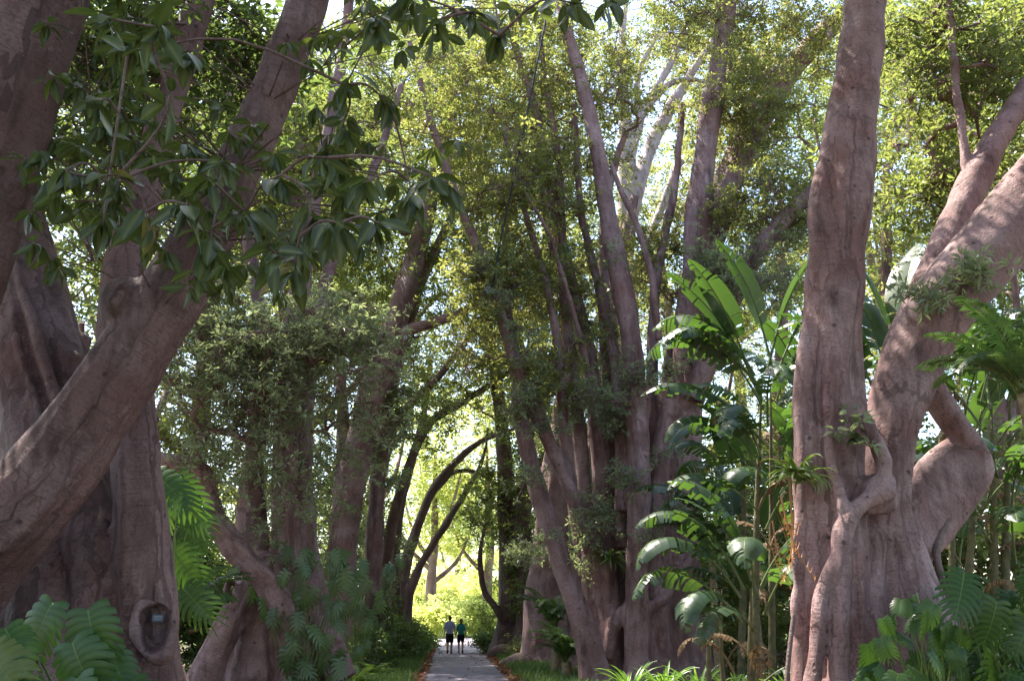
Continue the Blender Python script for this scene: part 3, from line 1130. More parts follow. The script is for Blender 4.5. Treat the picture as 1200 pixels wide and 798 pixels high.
# ---- A: huge fig at the left edge
def near_spray(t, S):
    # leafy sprays hanging in front, each leaf its own piece
    ends = [(150, 60), (105, 120), (200, 110), (75, 200), (140, 205), (175, 262), (120, 265), (220, 240), (240, 205), (272, 190), (245, 290), (290, 245), (315, 290), (330, 205), (405, 100), (400, 150), (425, 215), (445, 262), (485, 240), (400, 262), (365, 255), (345, 320), (440, 22), (500, 28), (555, 15), (585, 42), (525, 215), (672, 4), (715, 2), (480, -6), (190, 25), (118, 20), (455, 120), (385, 185), (220, 60)]
    r = np.random.default_rng(77)
    Y0 = 5.9
    tips = np.array([P(x, y, Y0 + r.uniform(-0.6, 0.7)) for x, y in ends])
    anchors = np.vstack([S[3]['C'][::4], [P(40, -80, 8.2), P(420, -60, 8.0), P(560, -60, 7.6), P(690, -70, 7.4), P(300, -70, 8.2), P(160, -60, 8.0)]])
    d0 = np.array([np.linalg.norm(anchors - c, axis=1).min() for c in tips])
    N = [a for a in anchors]
    A, B, ra, rb = [], [], [], []
    dirs = {}
    for q in np.argsort(d0):
        c = tips[q]
        NN = np.array(N)
        dd = np.linalg.norm(NN - c, axis=1) + 0.8 * np.maximum(0, c[2] - NN[:, 2] - 0.6)
        j = int(np.argmin(dd))
        a = NN[j]
        D = np.linalg.norm(c - a)
        mid = a + (c - a) * 0.5 + np.array([0, 0, 0.12 * D]) + r.normal(0, 0.04, 3)
        pts = crom([a, mid, c], 7)
        for k in range(6):
            A.append(pts[k])
            B.append(pts[k + 1])
            ra.append(0.013 - 0.001 * k)
            rb.append(0.012 - 0.001 * k)
        N += [pts[3], pts[5], c]
        dirs[q] = (c - pts[4]) / np.linalg.norm(c - pts[4])
    V, Q = frusta(A, B, ra, rb, 6)
    tw = mk('branch', V, [Q], BARK_DARK, t, attrs={'along': V[:, 2]})
    kk = 0
    for q in range(len(tips)):
        n = 8
        for k in range(n):
            az = 2.4 * k + r.uniform(-.4, .4)
            el = r.uniform(-1.4, -0.1)
            d = np.array([math.cos(az) * math.cos(el), math.sin(az) * math.cos(el), math.sin(el)]) + dirs[q] * 0.45
            loc = tips[q] - dirs[q] * r.uniform(0, 0.14)
            place('leaf', FIGL[kk % 8], tw, loc, basis(d, (r.normal(0, .5), r.normal(0, .5), 1), r.normal(0, 0.5)), r.uniform(0.17, 0.32))
            kk += 1
    # the many leaves behind them, too many to pick apart
    far = []
    for (cx, cy, sx_, sy_, k) in ((140, 170, 60, 85, 62), (250, 225, 40, 55, 20), (110, 20, 75, 35, 18), (430, 20, 60, 25, 18), (425, 190, 50, 50, 30), (330, 280, 45, 35, 16), (560, 8, 60, 12, 8)):
        for _ in range(k):
            far.append(P(r.normal(cx, sx_), r.normal(cy, sy_), r.uniform(7.0, 9.0)))
    far = np.array(far)
    V, F, tn = [], [], []
    off = 0
    base = [np.array([v.co[:] for v in me.vertices]) for me in FIGL]
    fc = np.array([p.vertices[:] for p in FIGL[0].polygons])
    for c in far:
        for k in range(7):
            az, el_ = 2.4 * k + r.uniform(-.4, .4), r.uniform(-1.4, 0.1)
            d = np.array([math.cos(az) * math.cos(el_), math.sin(az) * math.cos(el_), math.sin(el_)])
            m3 = np.array(basis(d, (r.normal(0, .5), r.normal(0, .5), 1), r.normal(0, 0.5)))
            V.append((base[k] @ m3.T) * r.uniform(0.18, 0.26) + c)
            F.append(fc + off)
            off += len(base[k])
    o = mk('spray_foliage', np.vstack(V), [np.vstack(F)], LEAF_SPRAY, t, attrs={'tint': np.repeat(np.clip(r.normal(.4, .25, len(V)), 0, .95), len(base[0])), 'rib': np.tile(np.array([d.value for d in FIGL[0].attributes['rib'].data]), len(V))})
    o['kind'] = 'stuff'
    anch = S[3]['C'][::3]
    j = [int(np.argmin(np.linalg.norm(anch - c, axis=1))) for c in far]
    md = [(anch[a] + c) / 2 + r.normal(0, .1, 3) + np.array([0, 0, .1]) for a, c in zip(j, far)]
    n2 = [int(np.argmin(np.linalg.norm(np.array(md) - c, axis=1))) for c in far]
    V1, Q1 = frusta(np.array([md[q] for q in n2]), far, np.full(len(far), .008), np.full(len(far), .005), 4)
    V2, Q2 = frusta(anch[j][::3], np.array(md)[::3], np.full(len(far[::3]), .014), np.full(len(far[::3]), .009), 4)
    o = mk('spray_twigs', np.vstack([V1, V2]), [np.vstack([Q1, Q2 + len(V1)])], BARK_DARK, t, attrs={'along': np.concatenate([V1, V2])[:, 2]})
    o['kind'] = 'stuff'


def tree_a():
    t = thing('fig_tree', 'huge fig with swollen knot-holed base and limbs leaning over monstera leaves', 'tree', ground_pt(95, 11.7), FIGS)
    S = []
    S.append(stem([(100, 960, 11.8, 420), (100, 880, 11.8, 300), (90, 760, 12.0, 220), (84, 640, 12.1, 195), (70, 540, 12.2, 160), (45, 430, 12.3, 135), (28, 330, 12.5, 105), (12, 240, 12.8, 85), (-10, 100, 13, 75), (-30, -40, 13.2, 65)], 20, 0.08, 1))
    S.append(stem([(165, 900, 11.3, 150), (168, 800, 11.2, 95), (166, 700, 11.1, 84), (162, 620, 11.0, 74), (158, 550, 11.05, 70), (152, 480, 11.3, 70), (140, 390, 11.5, 60), (150, 290, 11.6, 50), (180, 180, 11.8, 44), (205, 100, 12, 40), (235, 0, 12.3, 36), (262, -90, 12.6, 30)], 16, 0.05, 2))
    S.append(stem([(196, 900, 11.3, 70), (188, 790, 11.2, 44), (186, 690, 11.2, 38), (182, 620, 11.3, 32), (165, 560, 11.5, 26)], 12, 0.06, 3))
    S.append(stem([(-150, 900, 11.0, 260), (-110, 760, 10.4, 190), (-40, 655, 9.9, 150), (30, 588, 9.6, 124), (90, 510, 9.5, 104), (158, 410, 9.4, 90), (225, 300, 9.3, 78), (285, 180, 9.3, 66), (335, 70, 9.4, 56), (362, -10, 9.5, 52), (395, -110, 9.7, 44)], 18, 0.05, 4))
    S.append(stem([(-260, 900, 10.6, 330), (-200, 640, 10.0, 210), (-140, 480, 9.2, 175), (-75, 330, 8.7, 155), (-43, 230, 8.5, 146), (-10, 150, 8.4, 142), (38, 0, 8.3, 136), (78, -120, 8.3, 126)], 18, 0.035, 5))
    S.append(stem([(40, 900, 10.9, 160), (42, 800, 11.0, 110), (44, 690, 11.2, 90), (40, 600, 11.5, 70)], 12, 0.1, 6))
    S.append(stem([(120, 900, 10.9, 120), (120, 800, 11.0, 84), (116, 700, 11.1, 76), (104, 610, 11.4, 68), (85, 520, 11.8, 52)], 12, 0.1, 7))
    S.append(stem([(5, 900, 11.4, 180), (5, 760, 11.6, 110), (20, 600, 12, 80), (55, 470, 12.1, 60), (60, 400, 12.4, 50)], 12, 0.1, 8))
    # knob on the leaning limb
    S.append(stem([(138, 375, 9.4, 40), (146, 350, 9.25, 62), (160, 335, 9.35, 36)], 12, 0.2, 9))
    # knot-hole lip
    c = P(181, 735, 10.62)
    m = M(180, 733, 10.7)
    rx = np.array([math.cos(0.45), math.sin(0.45), 0])
    ry = np.array([-0.30, -0.02, 1])
    ang = np.linspace(0, 2 * math.pi, 17)
    S.append(tube([c + rx * (19 + 2 * math.sin(2 * a + 1)) * m * math.cos(a) + ry * (31 + 3 * math.sin(3 * a)) * m * math.sin(a) for a in ang],
                  [0.072 - 0.028 * math.sin(a) + 0.01 * math.sin(4 * a) for a in ang], 12, step=0.03, flute=0.06, seed=9))
    S += roots(S[0], 12, 501, (0.05, 0.12)) + roots(S[1], 7, 502, (0.03, 0.07)) + roots(S[3], 8, 503, (0.03, 0.06)) + roots(S[7], 5, 504, (0.05, 0.10)) + roots(S[4], 4, 505, (.03, .06))
    tr = fuse('trunk', S, 0.04, BARK_NEAR, t, 2, 0.014, 4.0, 3, dec=0.3)
    carve(tr, c, rx * 17 * m, ry * 29 * m, 0.28, np.array([-0.3, 1, 0]))
    sub = S[0:2] + S[3:5]
    over = [((-7.5, 9, 15.8), (5.5, 5, 1.6), 170), ((-15, 13, 14), (4, 7, 5.0), 80), ((-2.5, -4, 12.5), (5, 6, 2.2), 80), ((-13, 0, 11), (4, 6, 4), 70)]  # unseen crown clumps added overhead to shade the near trunks and leaves
    grow(t, sk(S[3:5], 4.0, 3), [(np.array(c, float), q, k) for c, q, k in over], 12, LEAF_DARK, BARK_NEAR, L=0.36, per=14, spread=0.7, twigs=False, names=('shade_crown', 'shade_branches'), r0=0.02)
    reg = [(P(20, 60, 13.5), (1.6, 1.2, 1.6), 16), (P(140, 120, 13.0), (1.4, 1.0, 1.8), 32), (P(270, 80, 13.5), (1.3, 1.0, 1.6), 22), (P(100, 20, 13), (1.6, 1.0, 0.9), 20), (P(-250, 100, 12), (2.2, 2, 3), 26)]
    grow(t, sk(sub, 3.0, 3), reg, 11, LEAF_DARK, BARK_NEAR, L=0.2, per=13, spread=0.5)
    near_spray(t, S)
    # small plaque in the knot hole
    pl = P(185, 724, 10.74)
    w_, h_ = 13 * m / 2, 8.5 * m / 2
    n_ = np.array([0.30, -0.94, 0.12])
    n_ /= np.linalg.norm(n_)
    sx = np.cross(n_, [0, 0, 1.0])
    sx /= -np.linalg.norm(sx)
    sy = np.cross(n_, sx)
    sy = sy if sy[2] > 0 else -sy
    pq = thing('plaque', 'small grey name plaque set inside the knot hole of the huge fig', 'plaque', pl)

    def slab(name, cx, cy, hw, hh, d0_, d1_, mat, par):
        base = pl + sx * cx + sy * cy
        V = [base + sx * a * hw + sy * b * hh + n_ * dd for dd in (d0_, d1_) for (a, b) in ((-1, -1), (1, -1), (1, 1), (-1, 1))]
        F = [[0, 3, 2, 1], [4, 5, 6, 7], [0, 1, 5, 4], [1, 2, 6, 5], [2, 3, 7, 6], [3, 0, 4, 7]]
        return mk(name, V, [np.array(F)], mat, par, smooth=False)
    slab('plate', 0, 0, w_, h_, -0.008, 0.004, plain_mat('plaque_metal', (0.05, 0.05, 0.06), 0.5), pq)
    pm = plain_mat('plaque_print', (0.22, 0.22, 0.25), 0.6)
    for k, (yy, ww) in enumerate(((0.55, 0.7), (0.1, 0.78), (-0.4, 0.6))):
        slab('print_line', 0, yy * h_, ww * w_, 0.11 * h_, 0.004, 0.006, pm, pq)
    # support peg into the bark
    b = tube([pl - n_ * 0.004, pl - n_ * 0.3], [0.012, 0.012], 8, step=0.05)
    mk('peg', b['V'], [b['Q'], b['T']], STALK_RED, pq)


tree_a()


# ---- C: hollow twisted fig, left
def tree_c():
    t = thing('fig_tree', 'hollow-based fig with a twisted low branch and climbing monstera on it', 'tree', ground_pt(305, 22), FIGS)
    S = []
    S.append(stem([(345, 830, 22, 110.5), (338, 790, 22, 68.0), (338, 700, 22, 47.6), (335, 600, 22, 39.1), (335, 520, 22.2, 35.7), (340, 440, 22.3, 31.4), (350, 350, 22.5, 26.3), (365, 250, 23, 22.1), (385, 150, 23, 17.8), (405, 40, 23.2, 14.4), (415, -60, 23.3, 12)], 14, 0.07, 11))
    S.append(stem([(385, 830, 22.6, 68.0), (372, 760, 22.5, 40.8), (366, 680, 22.5, 32.3), (360, 600, 22.6, 25.5), (358, 520, 22.8, 22.9), (366, 400, 23.2, 18.7), (395, 290, 23.6, 15.3), (440, 190, 24, 11.9), (470, 100, 24.2, 8.5)], 12, 0.07, 12))
    S.append(stem([(300, 830, 22.1, 93.5), (305, 760, 22, 63.8), (303, 690, 22, 56.1), (296, 630, 22.3, 42.5), (298, 540, 22.6, 30.6), (308, 440, 22.8, 24.6), (298, 330, 23, 19.6), (280, 220, 23, 15.3), (268, 100, 23.2, 11.0)], 14, 0.08, 13))
    S.append(stem([(350, 820, 21.5, 51.0), (345, 755, 21.2, 37.4), (332, 715, 21, 37.4), (312, 683, 20.9, 34.0), (286, 652, 20.8, 34.0), (264, 625, 20.7, 30.6), (250, 590, 20.65, 20.4), (244, 565, 20.6, 21.2), (233, 548, 20.5, 26.3), (208, 541, 20.4, 22.1), (182, 538, 20.4, 17.8), (160, 548, 20.4, 13.6)], 14, 0.08, 14))
    S.append(stem([(275, 640, 20.75, 28.9), (258, 618, 20.6, 20.4), (232, 604, 20.5, 16.1), (198, 591, 20.3, 13.6), (155, 585, 20.2, 11.0), (120, 590, 20.2, 7.6)], 10, 0.06, 15))
    S.append(stem([(312, 650, 22, 34.0), (285, 700, 21.6, 35.7), (258, 752, 21.3, 35.7), (238, 800, 21.2, 51.0), (225, 830, 21.2, 68.0)], 12, 0.1, 16))
    S.append(stem([(262, 830, 22.6, 51.0), (275, 760, 22.6, 42.5), (295, 690, 22.4, 34.0)], 12, 0.1, 17))
    S.append(stem([(395, 800, 22.2, 51.0), (375, 740, 22.3, 42.5), (350, 690, 22.2, 34.0)], 12, 0.1, 18))
    c = P(270, 690, 21.35)
    m = M(270, 690, 21.35)
    S.append(ringtube(c, np.array([5 * m, 0.03, 0]), np.array([0, 0, 11 * m]), 0.055))
    for q in range(8):
        S += roots(S[q], 5, 510 + q, (0.04, 0.09), zmax=8)
    tr = fuse('trunk', S, 0.05, BARK, t, 2, 0.02, 3.0, 5, dec=0.45)
    carve(tr, c, np.array([5 * m, 0, 0]), np.array([0, 0, 10 * m]), 0.25, np.array([0, 1, 0]))
    reg = [R3(290, 405, 20.6, 2.4, 1.3, 1.4, 50), R3(225, 380, 21, 1.8, 1.3, 1.5, 32), R3(390, 410, 20.8, 1.6, 1.2, 1.5, 32), R3(310, 490, 20.2, 1.0, 0.8, 0.9, 14), R3(255, 470, 20.4, 0.9, 0.8, 0.8, 9), R3(405, 500, 21, 0.8, 0.8, 1.1, 9), R3(335, 560, 20.5, 0.5, 0.5, 0.6, 4),
           R3(385, 160, 24.5, 3.0, 2.5, 3.0, 50), R3(260, 120, 24.5, 3.0, 2.5, 3.0, 44), R3(440, 40, 24.5, 3, 2.5, 2.6, 34), R3(310, 250, 25, 2.6, 2, 1.8, 30)]
    grow(t, sk(S[:4], 2.0, 3), reg[:7], 21, LEAF_GREY, BARK, L=0.155, per=19, spread=0.46, ros=ROS_THIN, tint=0.7, names=('drooping_foliage', 'drooping_twigs'))
    grow(t, sk(S[:3], 4.0, 3), reg[7:], 22, LEAF, BARK, L=0.17, per=15, spread=0.5)
    sprouts(t, S[:4], 30, 401, 2.5, 9)
    return t


TC = tree_c()


# ---- D: leaning fig left with side branch
def tree_d():
    t = thing('fig_tree', 'tall fig leaning right with smooth mauve trunk and long side branch', 'tree', ground_pt(408, 35), FIGS)
    S = []
    S.append(stem([(420, 800, 35, 90), (412, 755, 35, 56), (404, 700, 35, 46), (402, 650, 35, 40), (410, 580, 35, 42), (428, 490, 35, 41), (450, 420, 35.2, 37), (472, 350, 35.5, 33), (486, 300, 36, 28), (502, 240, 36, 23), (520, 160, 36.4, 17), (530, 70, 36.7, 12), (535, -20, 37, 8)], 14, 0.07, 21))
    S.append(stem([(385, 800, 35, 70), (388, 735, 35, 36), (394, 670, 35.2, 24), (398, 590, 35.4, 20), (402, 500, 35.6, 17), (395, 400, 36, 14), (380, 300, 36.5, 11)], 12, 0.07, 22))
    S.append(stem([(440, 790, 36.5, 40), (436, 700, 36.3, 26), (440, 600, 36, 22), (450, 510, 36, 20), (462, 440, 36, 17), (490, 340, 36.4, 15), (530, 250, 37, 11)], 12, 0.06, 23))
    S.append(stem([(462, 400, 35.2, 18), (485, 385, 35, 16), (515, 376, 34.6, 14), (545, 365, 34.2, 12), (572, 338, 34, 9), (592, 285, 34, 7), (600, 220, 34, 5)], 10, 0.05, 24))
    S.append(stem([(375, 800, 34.6, 60), (385, 715, 34.8, 40), (400, 650, 35, 26)], 10, 0.1, 25))
    for q in (0, 1, 2, 4):
        S += roots(S[q], 6, 520 + q, (0.05, 0.11), zmax=10)
    fuse('trunk', S, 0.075, BARK, t, 2, 0.02, 2.5, 6, dec=0.6)
    reg = [R3(510, 310, 37, 2.6, 2, 3.0, 40), R3(420, 330, 38.5, 3, 2, 3.0, 46), R3(540, 190, 36, 4, 3, 4, 84), R3(560, 60, 37, 5, 3.5, 4, 90), R3(430, 200, 37, 4, 3, 4, 60), R3(560, 310, 34.5, 2, 1.6, 2.2, 26), R3(480, 480, 36.5, 2, 1.5, 1.4, 16), R3(520, -120, 37, 6, 4, 3.5, 60), R3(395, 520, 36, 1.5, 1.5, 2, 12)]
    grow(t, sk(S[:4], 5.0, 3), reg, 31, LEAF, BARK, L=0.2, per=15, spread=0.62, r0=0.014, dens=1.15, twigs=False)
    grow(t, sk(S[:2], 8.0, 3), [((-7, 33, 20), (4, 6, 3), 70), ((-9, 43, 20), (5, 5, 3), 70)], 33, LEAF, BARK, L=0.32, per=13, spread=0.8, r0=0.02, twigs=False, names=('shade_crown', 'shade_branches'))  # extra crown mass added to keep sun off the path
    sprouts(t, S[1:3], 16, 402, 2.0, 13, L=0.18, off=0.6)
    return t


tree_d()


# ---- E: arching stems over the path, left far
def tree_e():
    t = thing('fig_tree', 'slender-stemmed fig arching far over the path in thin dark curves', 'tree', ground_pt(452, 45), FIGS)
    S = []
    S.append(stem([(452, 775, 45, 50), (450, 730, 45, 30), (450, 680, 45, 24), (458, 620, 45, 20), (475, 560, 45, 17), (500, 500, 45, 15), (540, 472, 45, 12), (590, 440, 45, 9), (630, 400, 45, 6)], 10, 0.06, k=0.7, seed=31))
    S.append(stem([(440, 770, 44, 50), (438, 700, 44, 27), (440, 640, 44, 24), (446, 560, 44, 20), (468, 490, 44, 16), (515, 440, 44, 12), (560, 380, 44, 8)], 10, 0.06, k=0.7, seed=32))
    S.append(stem([(446, 770, 46, 40), (446, 640, 46, 18), (440, 520, 46, 15), (455, 420, 46, 12), (470, 340, 46, 9)], 10, 0.06, k=0.7, seed=33))
    fuse('trunk', S, 0.08, BARK_DARK, t, 1, 0.015, 2.5, 7, dec=0.6)
    grow(t, sk(S, 7, 3), [R3(540, 430, 46, 4, 2.5, 2.4, 50), R3(600, 400, 46, 3.5, 2.5, 2.5, 44), R3(480, 380, 47, 4, 2.5, 3, 50), R3(540, 300, 47, 5, 3, 3, 60), R3(620, 300, 47, 4, 3, 4, 50), R3(500, 515, 47, 1.8, 1.5, 1.0, 8)], 41, LEAF, BARK_DARK, L=0.22, per=12, spread=0.7, r0=0.015, twigs=False)
    grow(t, sk(S, 8.0, 3), [((-6.5, 53, 19), (5, 5, 3), 90)], 43, LEAF, BARK_DARK, L=0.32, per=13, spread=0.8, r0=0.02, twigs=False, names=('shade_crown', 'shade_branches'))  # crown mass added up here to shade the far path
    sprouts(t, S, 24, 404, 2.0, 12, L=0.2, off=0.7, bark=BARK_DARK)
    t = thing('fig_tree', 'twin-stemmed fig with bare dark limbs curving across the bright tunnel end', 'tree', ground_pt(472, 49), FIGS)
    S = []
    S.append(stem([(470, 765, 49, 44), (470, 710, 49, 26), (474, 670, 49, 21), (486, 625, 49, 17), (510, 570, 49, 14), (545, 530, 49, 12), (578, 510, 49, 9), (612, 500, 49, 5)], 10, 0.06, k=0.7, seed=34))
    S.append(stem([(476, 765, 48, 36), (476, 715, 48, 20), (488, 672, 48, 15), (518, 622, 48, 12), (550, 570, 48, 10), (566, 538, 48, 7), (572, 500, 48, 5)], 10, 0.06, k=0.7, seed=35))
    S.append(stem([(462, 765, 48, 36), (462, 690, 48, 22), (466, 610, 48, 18), (482, 545, 48, 13), (498, 480, 48, 10), (505, 420, 48, 7)], 10, 0.06, k=0.7, seed=36))
    S.append(stem([(508, 575, 49, 9), (530, 555, 49.2, 7), (555, 552, 49.4, 6), (585, 570, 49.5, 4)], 8, 0.05, 37))
    fuse('trunk', S, 0.08, BARK_DARK, t, 1, 0.015, 2.5, 8, dec=0.6)
    grow(t, sk(S, 7, 3), [R3(585, 480, 50, 2.6, 2, 1.6, 24), R3(560, 555, 50, 1.6, 1.5, 1.0, 8), R3(590, 590, 50, 1.6, 1.5, 1.2, 9), R3(500, 450, 50, 3, 2.5, 2, 30)], 42, LEAF_WARM, BARK_DARK, L=0.20, per=12, spread=0.65, r0=0.015, twigs=False)


tree_e()


# ---- F: right far
def tree_f():
    t = thing('fig_tree', 'dark-trunked fig with one small crooked branch beside the rocks', 'tree', ground_pt(604, 45), FIGS)
    S = []
    S.append(stem([(600, 775, 45.5, 70), (598, 735, 45.5, 38), (597, 700, 45.5, 32), (594, 640, 45.5, 28), (592, 560, 45.5, 24), (586, 480, 45.5, 18), (575, 400, 45.5, 13), (560, 330, 45.5, 9)], 12, 0.08, 41))
    S.append(stem([(620, 775, 44.5, 60), (618, 730, 44.5, 32), (618, 680, 44.5, 26), (615, 600, 44.5, 22), (622, 520, 44.5, 18), (645, 430, 44.5, 14), (670, 340, 44.5, 9)], 12, 0.08, 42))
    S.append(stem([(592, 728, 45, 14), (580, 710, 45, 11), (569, 696, 45, 9), (564, 675, 45, 8), (563, 645, 45, 7), (569, 610, 45, 5)], 8, 0.05, 43))
    fuse('trunk', S, 0.08, BARK_DARK, t, 1, 0.02, 2.5, 9, dec=0.6)
    grow(t, sk(S, 4, 3), [R3(600, 600, 45, 1.6, 1.5, 2.6, 26), R3(640, 520, 44, 2.6, 2, 3, 46), R3(575, 585, 46, 1.4, 1.2, 1.4, 12), R3(610, 430, 45, 3.5, 2.5, 3, 50), R3(660, 380, 45, 4, 3, 4, 50), R3(556, 615, 46, 0.9, 0.9, 0.9, 6)], 51, LEAF, BARK_DARK, L=0.21, per=12, spread=0.6, r0=0.014, twigs=False)
    sprouts(t, S[:2], 30, 405, 1.5, 12, mat=LEAF, L=0.2, off=0.7, bark=BARK_DARK)
    t = thing('fig_tree', 'broad brown fig trunk half hidden behind the many-stemmed fig', 'tree', ground_pt(655, 37), FIGS)
    S = []
    S.append(stem([(655, 790, 37, 110), (650, 740, 37, 70), (646, 680, 37, 56), (650, 600, 37, 46), (660, 520, 37, 38), (668, 420, 37.2, 30), (660, 320, 37.4, 24), (640, 230, 37.6, 17), (628, 120, 38, 12)], 14, 0.1, 44))
    S.append(stem([(672, 700, 37, 30), (690, 560, 37.4, 26), (712, 440, 37.8, 22), (720, 330, 38, 18), (745, 230, 38.4, 12)], 12, 0.06, 45))
    fuse('trunk', S, 0.09, BARK, t, 1, 0.03, 2.5, 10, dec=0.6)
    grow(t, sk(S, 8, 3), [R3(640, 240, 38, 4, 3, 4, 60), R3(620, 110, 39, 4, 3, 4, 56), R3(700, 330, 39, 3.5, 3, 3, 40), R3(610, 350, 37, 3, 2.5, 2.5, 30)], 52, LEAF_WARM, BARK, L=0.21, per=13, spread=0.65, r0=0.014, twigs=False)
    sprouts(t, S, 26, 406, 2, 13, L=0.18, off=0.7)


tree_f()


# ---- G: many-stemmed fig, right
def tree_g():
    t = thing('fig_tree', 'many-stemmed fig spreading a fan of tall mauve trunks beside the grass verge', 'tree', ground_pt(745, 27.8), FIGS)
    S = []
    S.append(stem([(703, 830, 27.2, 80), (696, 785, 27.1, 48), (686, 740, 27.0, 35), (667, 685, 27.0, 31), (645, 620, 27.2, 29), (626, 560, 27.2, 26), (612, 500, 27.2, 23), (605, 440, 27.4, 20), (598, 380, 27.6, 14), (590, 310, 27.8, 9)], 14, 0.06, 51))
    S.append(stem([(722, 830, 27.8, 60), (716, 760, 27.8, 40), (712, 700, 27.8, 38), (700, 650, 27.6, 34), (675, 590, 27.4, 26), (640, 510, 27.3, 22), (606, 430, 27.3, 20), (579, 345, 27.3, 17), (555, 280, 27.3, 15), (520, 190, 27.4, 13), (482, 60, 27.5, 10), (460, -30, 27.6, 8)], 12, 0.06, 52))
    S.append(stem([(752, 830, 26.9, 70), (749, 785, 26.9, 44), (748, 740, 26.9, 36), (748, 650, 26.9, 33), (750, 560, 27.1, 33), (746, 480, 27.4, 33), (739, 400, 27.5, 33), (728, 335, 27.5, 34), (715, 270, 27.6, 28), (700, 180, 27.7, 24), (680, 90, 27.8, 20), (660, 20, 27.9, 17), (648, -50, 28, 14)], 14, 0.05, 53))
    S.append(stem([(715, 800, 28.9, 50), (712, 700, 28.8, 36), (708, 600, 28.7, 32), (700, 500, 28.6, 29), (690, 420, 28.7, 25), (672, 340, 28.8, 21), (650, 250, 29, 18), (632, 150, 29.2, 15), (615, 90, 29.4, 12), (598, 40, 29.5, 9)], 12, 0.05, 54))
    S.append(stem([(728, 790, 29.4, 46), (722, 640, 29.3, 32), (716, 520, 29, 26), (711, 420, 29.1, 22), (707, 330, 29.2, 18), (712, 230, 29.4, 13), (735, 150, 29.6, 9)], 12, 0.05, 55))
    S.append(stem([(803, 830, 28.2, 150), (795, 785, 28.2, 95), (790, 740, 28.2, 78), (788, 660, 28.2, 70), (792, 580, 28.2, 66), (798, 500, 28.2, 56), (806, 430, 28.2, 50), (812, 350, 28.3, 43), (818, 270, 28.4, 36), (827, 180, 28.5, 30), (840, 80, 28.6, 24), (856, -20, 28.8, 20), (870, -100, 29, 15)], 16, 0.10, 56, k=0.86))
    S.append(stem([(808, 470, 27.8, 36), (838, 385, 27.6, 32), (872, 318, 27.5, 27), (915, 262, 27.4, 22), (955, 222, 27.2, 18), (1000, 180, 27, 12)], 12, 0.06, 57, k=1.0))
    S.append(stem([(800, 440, 28.6, 44), (826, 300, 29.5, 40), (862, 195, 30.2, 36), (900, 120, 31, 32), (950, 55, 31.6, 26), (1005, 5, 32, 20), (1060, -40, 32.4, 14)], 12, 0.07, 58, k=1.0))
    S.append(stem([(775, 830, 27.2, 60), (772, 740, 27.2, 38), (768, 660, 27.3, 32), (772, 560, 27.6, 30), (785, 470, 27.9, 26)], 12, 0.08, 59))
    S.append(stem([(820, 830, 27.5, 80), (812, 740, 27.6, 44), (806, 660, 27.7, 38), (806, 580, 27.8, 34)], 12, 0.08, 60))
    S.append(stem([(772, 400, 27.2, 13), (764, 330, 27, 12), (750, 275, 27, 10), (728, 225, 27, 9), (716, 190, 27, 6)], 8, 0.05, 61))
    S.append(stem([(748, 740, 27.0, 16), (762, 712, 26.8, 17), (780, 700, 26.9, 16), (795, 676, 27.2, 15), (812, 650, 27.4, 16)], 10, 0.06, 62))
    S.append(stem([(712, 770, 27.4, 20), (722, 728, 27.2, 20), (735, 712, 27.2, 18), (742, 690, 27.2, 14)], 10, 0.06, 63))
    S.append(stem([(688, 430, 27.4, 10), (668, 350, 27.2, 8), (640, 270, 27.1, 7), (615, 225, 27, 5)], 8, 0.05, 64))
    S.append(stem([(735, 600, 27.8, 40), (742, 540, 27.8, 30), (760, 470, 28, 18)], 10, 0.08, 65))
    for (x, y, Y, a, b) in ((736, 582, 27.12, 5, 10), (793, 655, 26.95, 4, 8)):
        m = M(x, y, Y)
        S.append(ringtube(P(x, y, Y), np.array([a * m, 0, 0]), np.array([0, 0, b * m]), 0.05))
    S.append(stem([(694, 810, 28.2, 40), (690, 690, 28.2, 24), (684, 560, 28.3, 22), (670, 430, 28.4, 20), (660, 320, 28.6, 16), (655, 200, 28.8, 12), (640, 100, 29, 9), (630, 20, 29.2, 7)], 10, 0.06, 66))
    S.append(stem([(768, 700, 28.6, 30), (766, 560, 28.7, 24), (764, 430, 28.8, 19), (770, 320, 29, 15), (790, 220, 29.2, 12), (800, 120, 29.4, 9)], 10, 0.06, 67))
    S.append(stem([(680, 640, 27.8, 22), (662, 520, 27.7, 18), (655, 420, 27.7, 15), (640, 330, 27.8, 12), (612, 240, 28, 9), (590, 150, 28.2, 7)], 10, 0.06, 68))
    S.append(stem([(730, 640, 28.2, 26), (728, 520, 28.2, 22), (722, 430, 28.2, 20), (700, 330, 28.4, 15), (680, 240, 28.6, 12), (672, 120, 28.8, 9)], 10, 0.06, 69))
    for q in (0, 1, 2, 3, 5, 8, 9):
        S += roots(S[q], 4 if q != 5 else 9, 530 + q, (0.04, 0.085), zmax=11)
    fuse('trunk', S, 0.06, BARK, t, 2, 0.02, 3.0, 12, dec=0.32)
    reg = [R3(700, 120, 29.5, 3.4, 2.5, 3, 54), R3(610, 210, 28, 2.6, 2, 2.6, 50), R3(540, 120, 28.5, 2.8, 2, 2.6, 44), R3(880, 130, 29, 2.6, 2.2, 2.8, 54), R3(930, 40, 30, 3, 2.5, 2, 44),
           R3(900, 240, 28, 2.2, 1.8, 1.6, 44), R3(640, 340, 28.5, 2.2, 2, 1.8, 30), R3(780, 300, 30, 1.8, 1.5, 2, 22), R3(600, 40, 29, 3, 2.2, 2, 36), R3(650, 440, 27.6, 1.3, 1.0, 1.2, 14), R3(830, 20, 29, 2.5, 2, 2.2, 34), R3(760, -130, 29, 7, 4, 2.5, 70), R3(570, 330, 27.4, 1.4, 1.1, 1.2, 16), R3(560, 400, 27.6, 1.2, 1, 1.2, 12)]
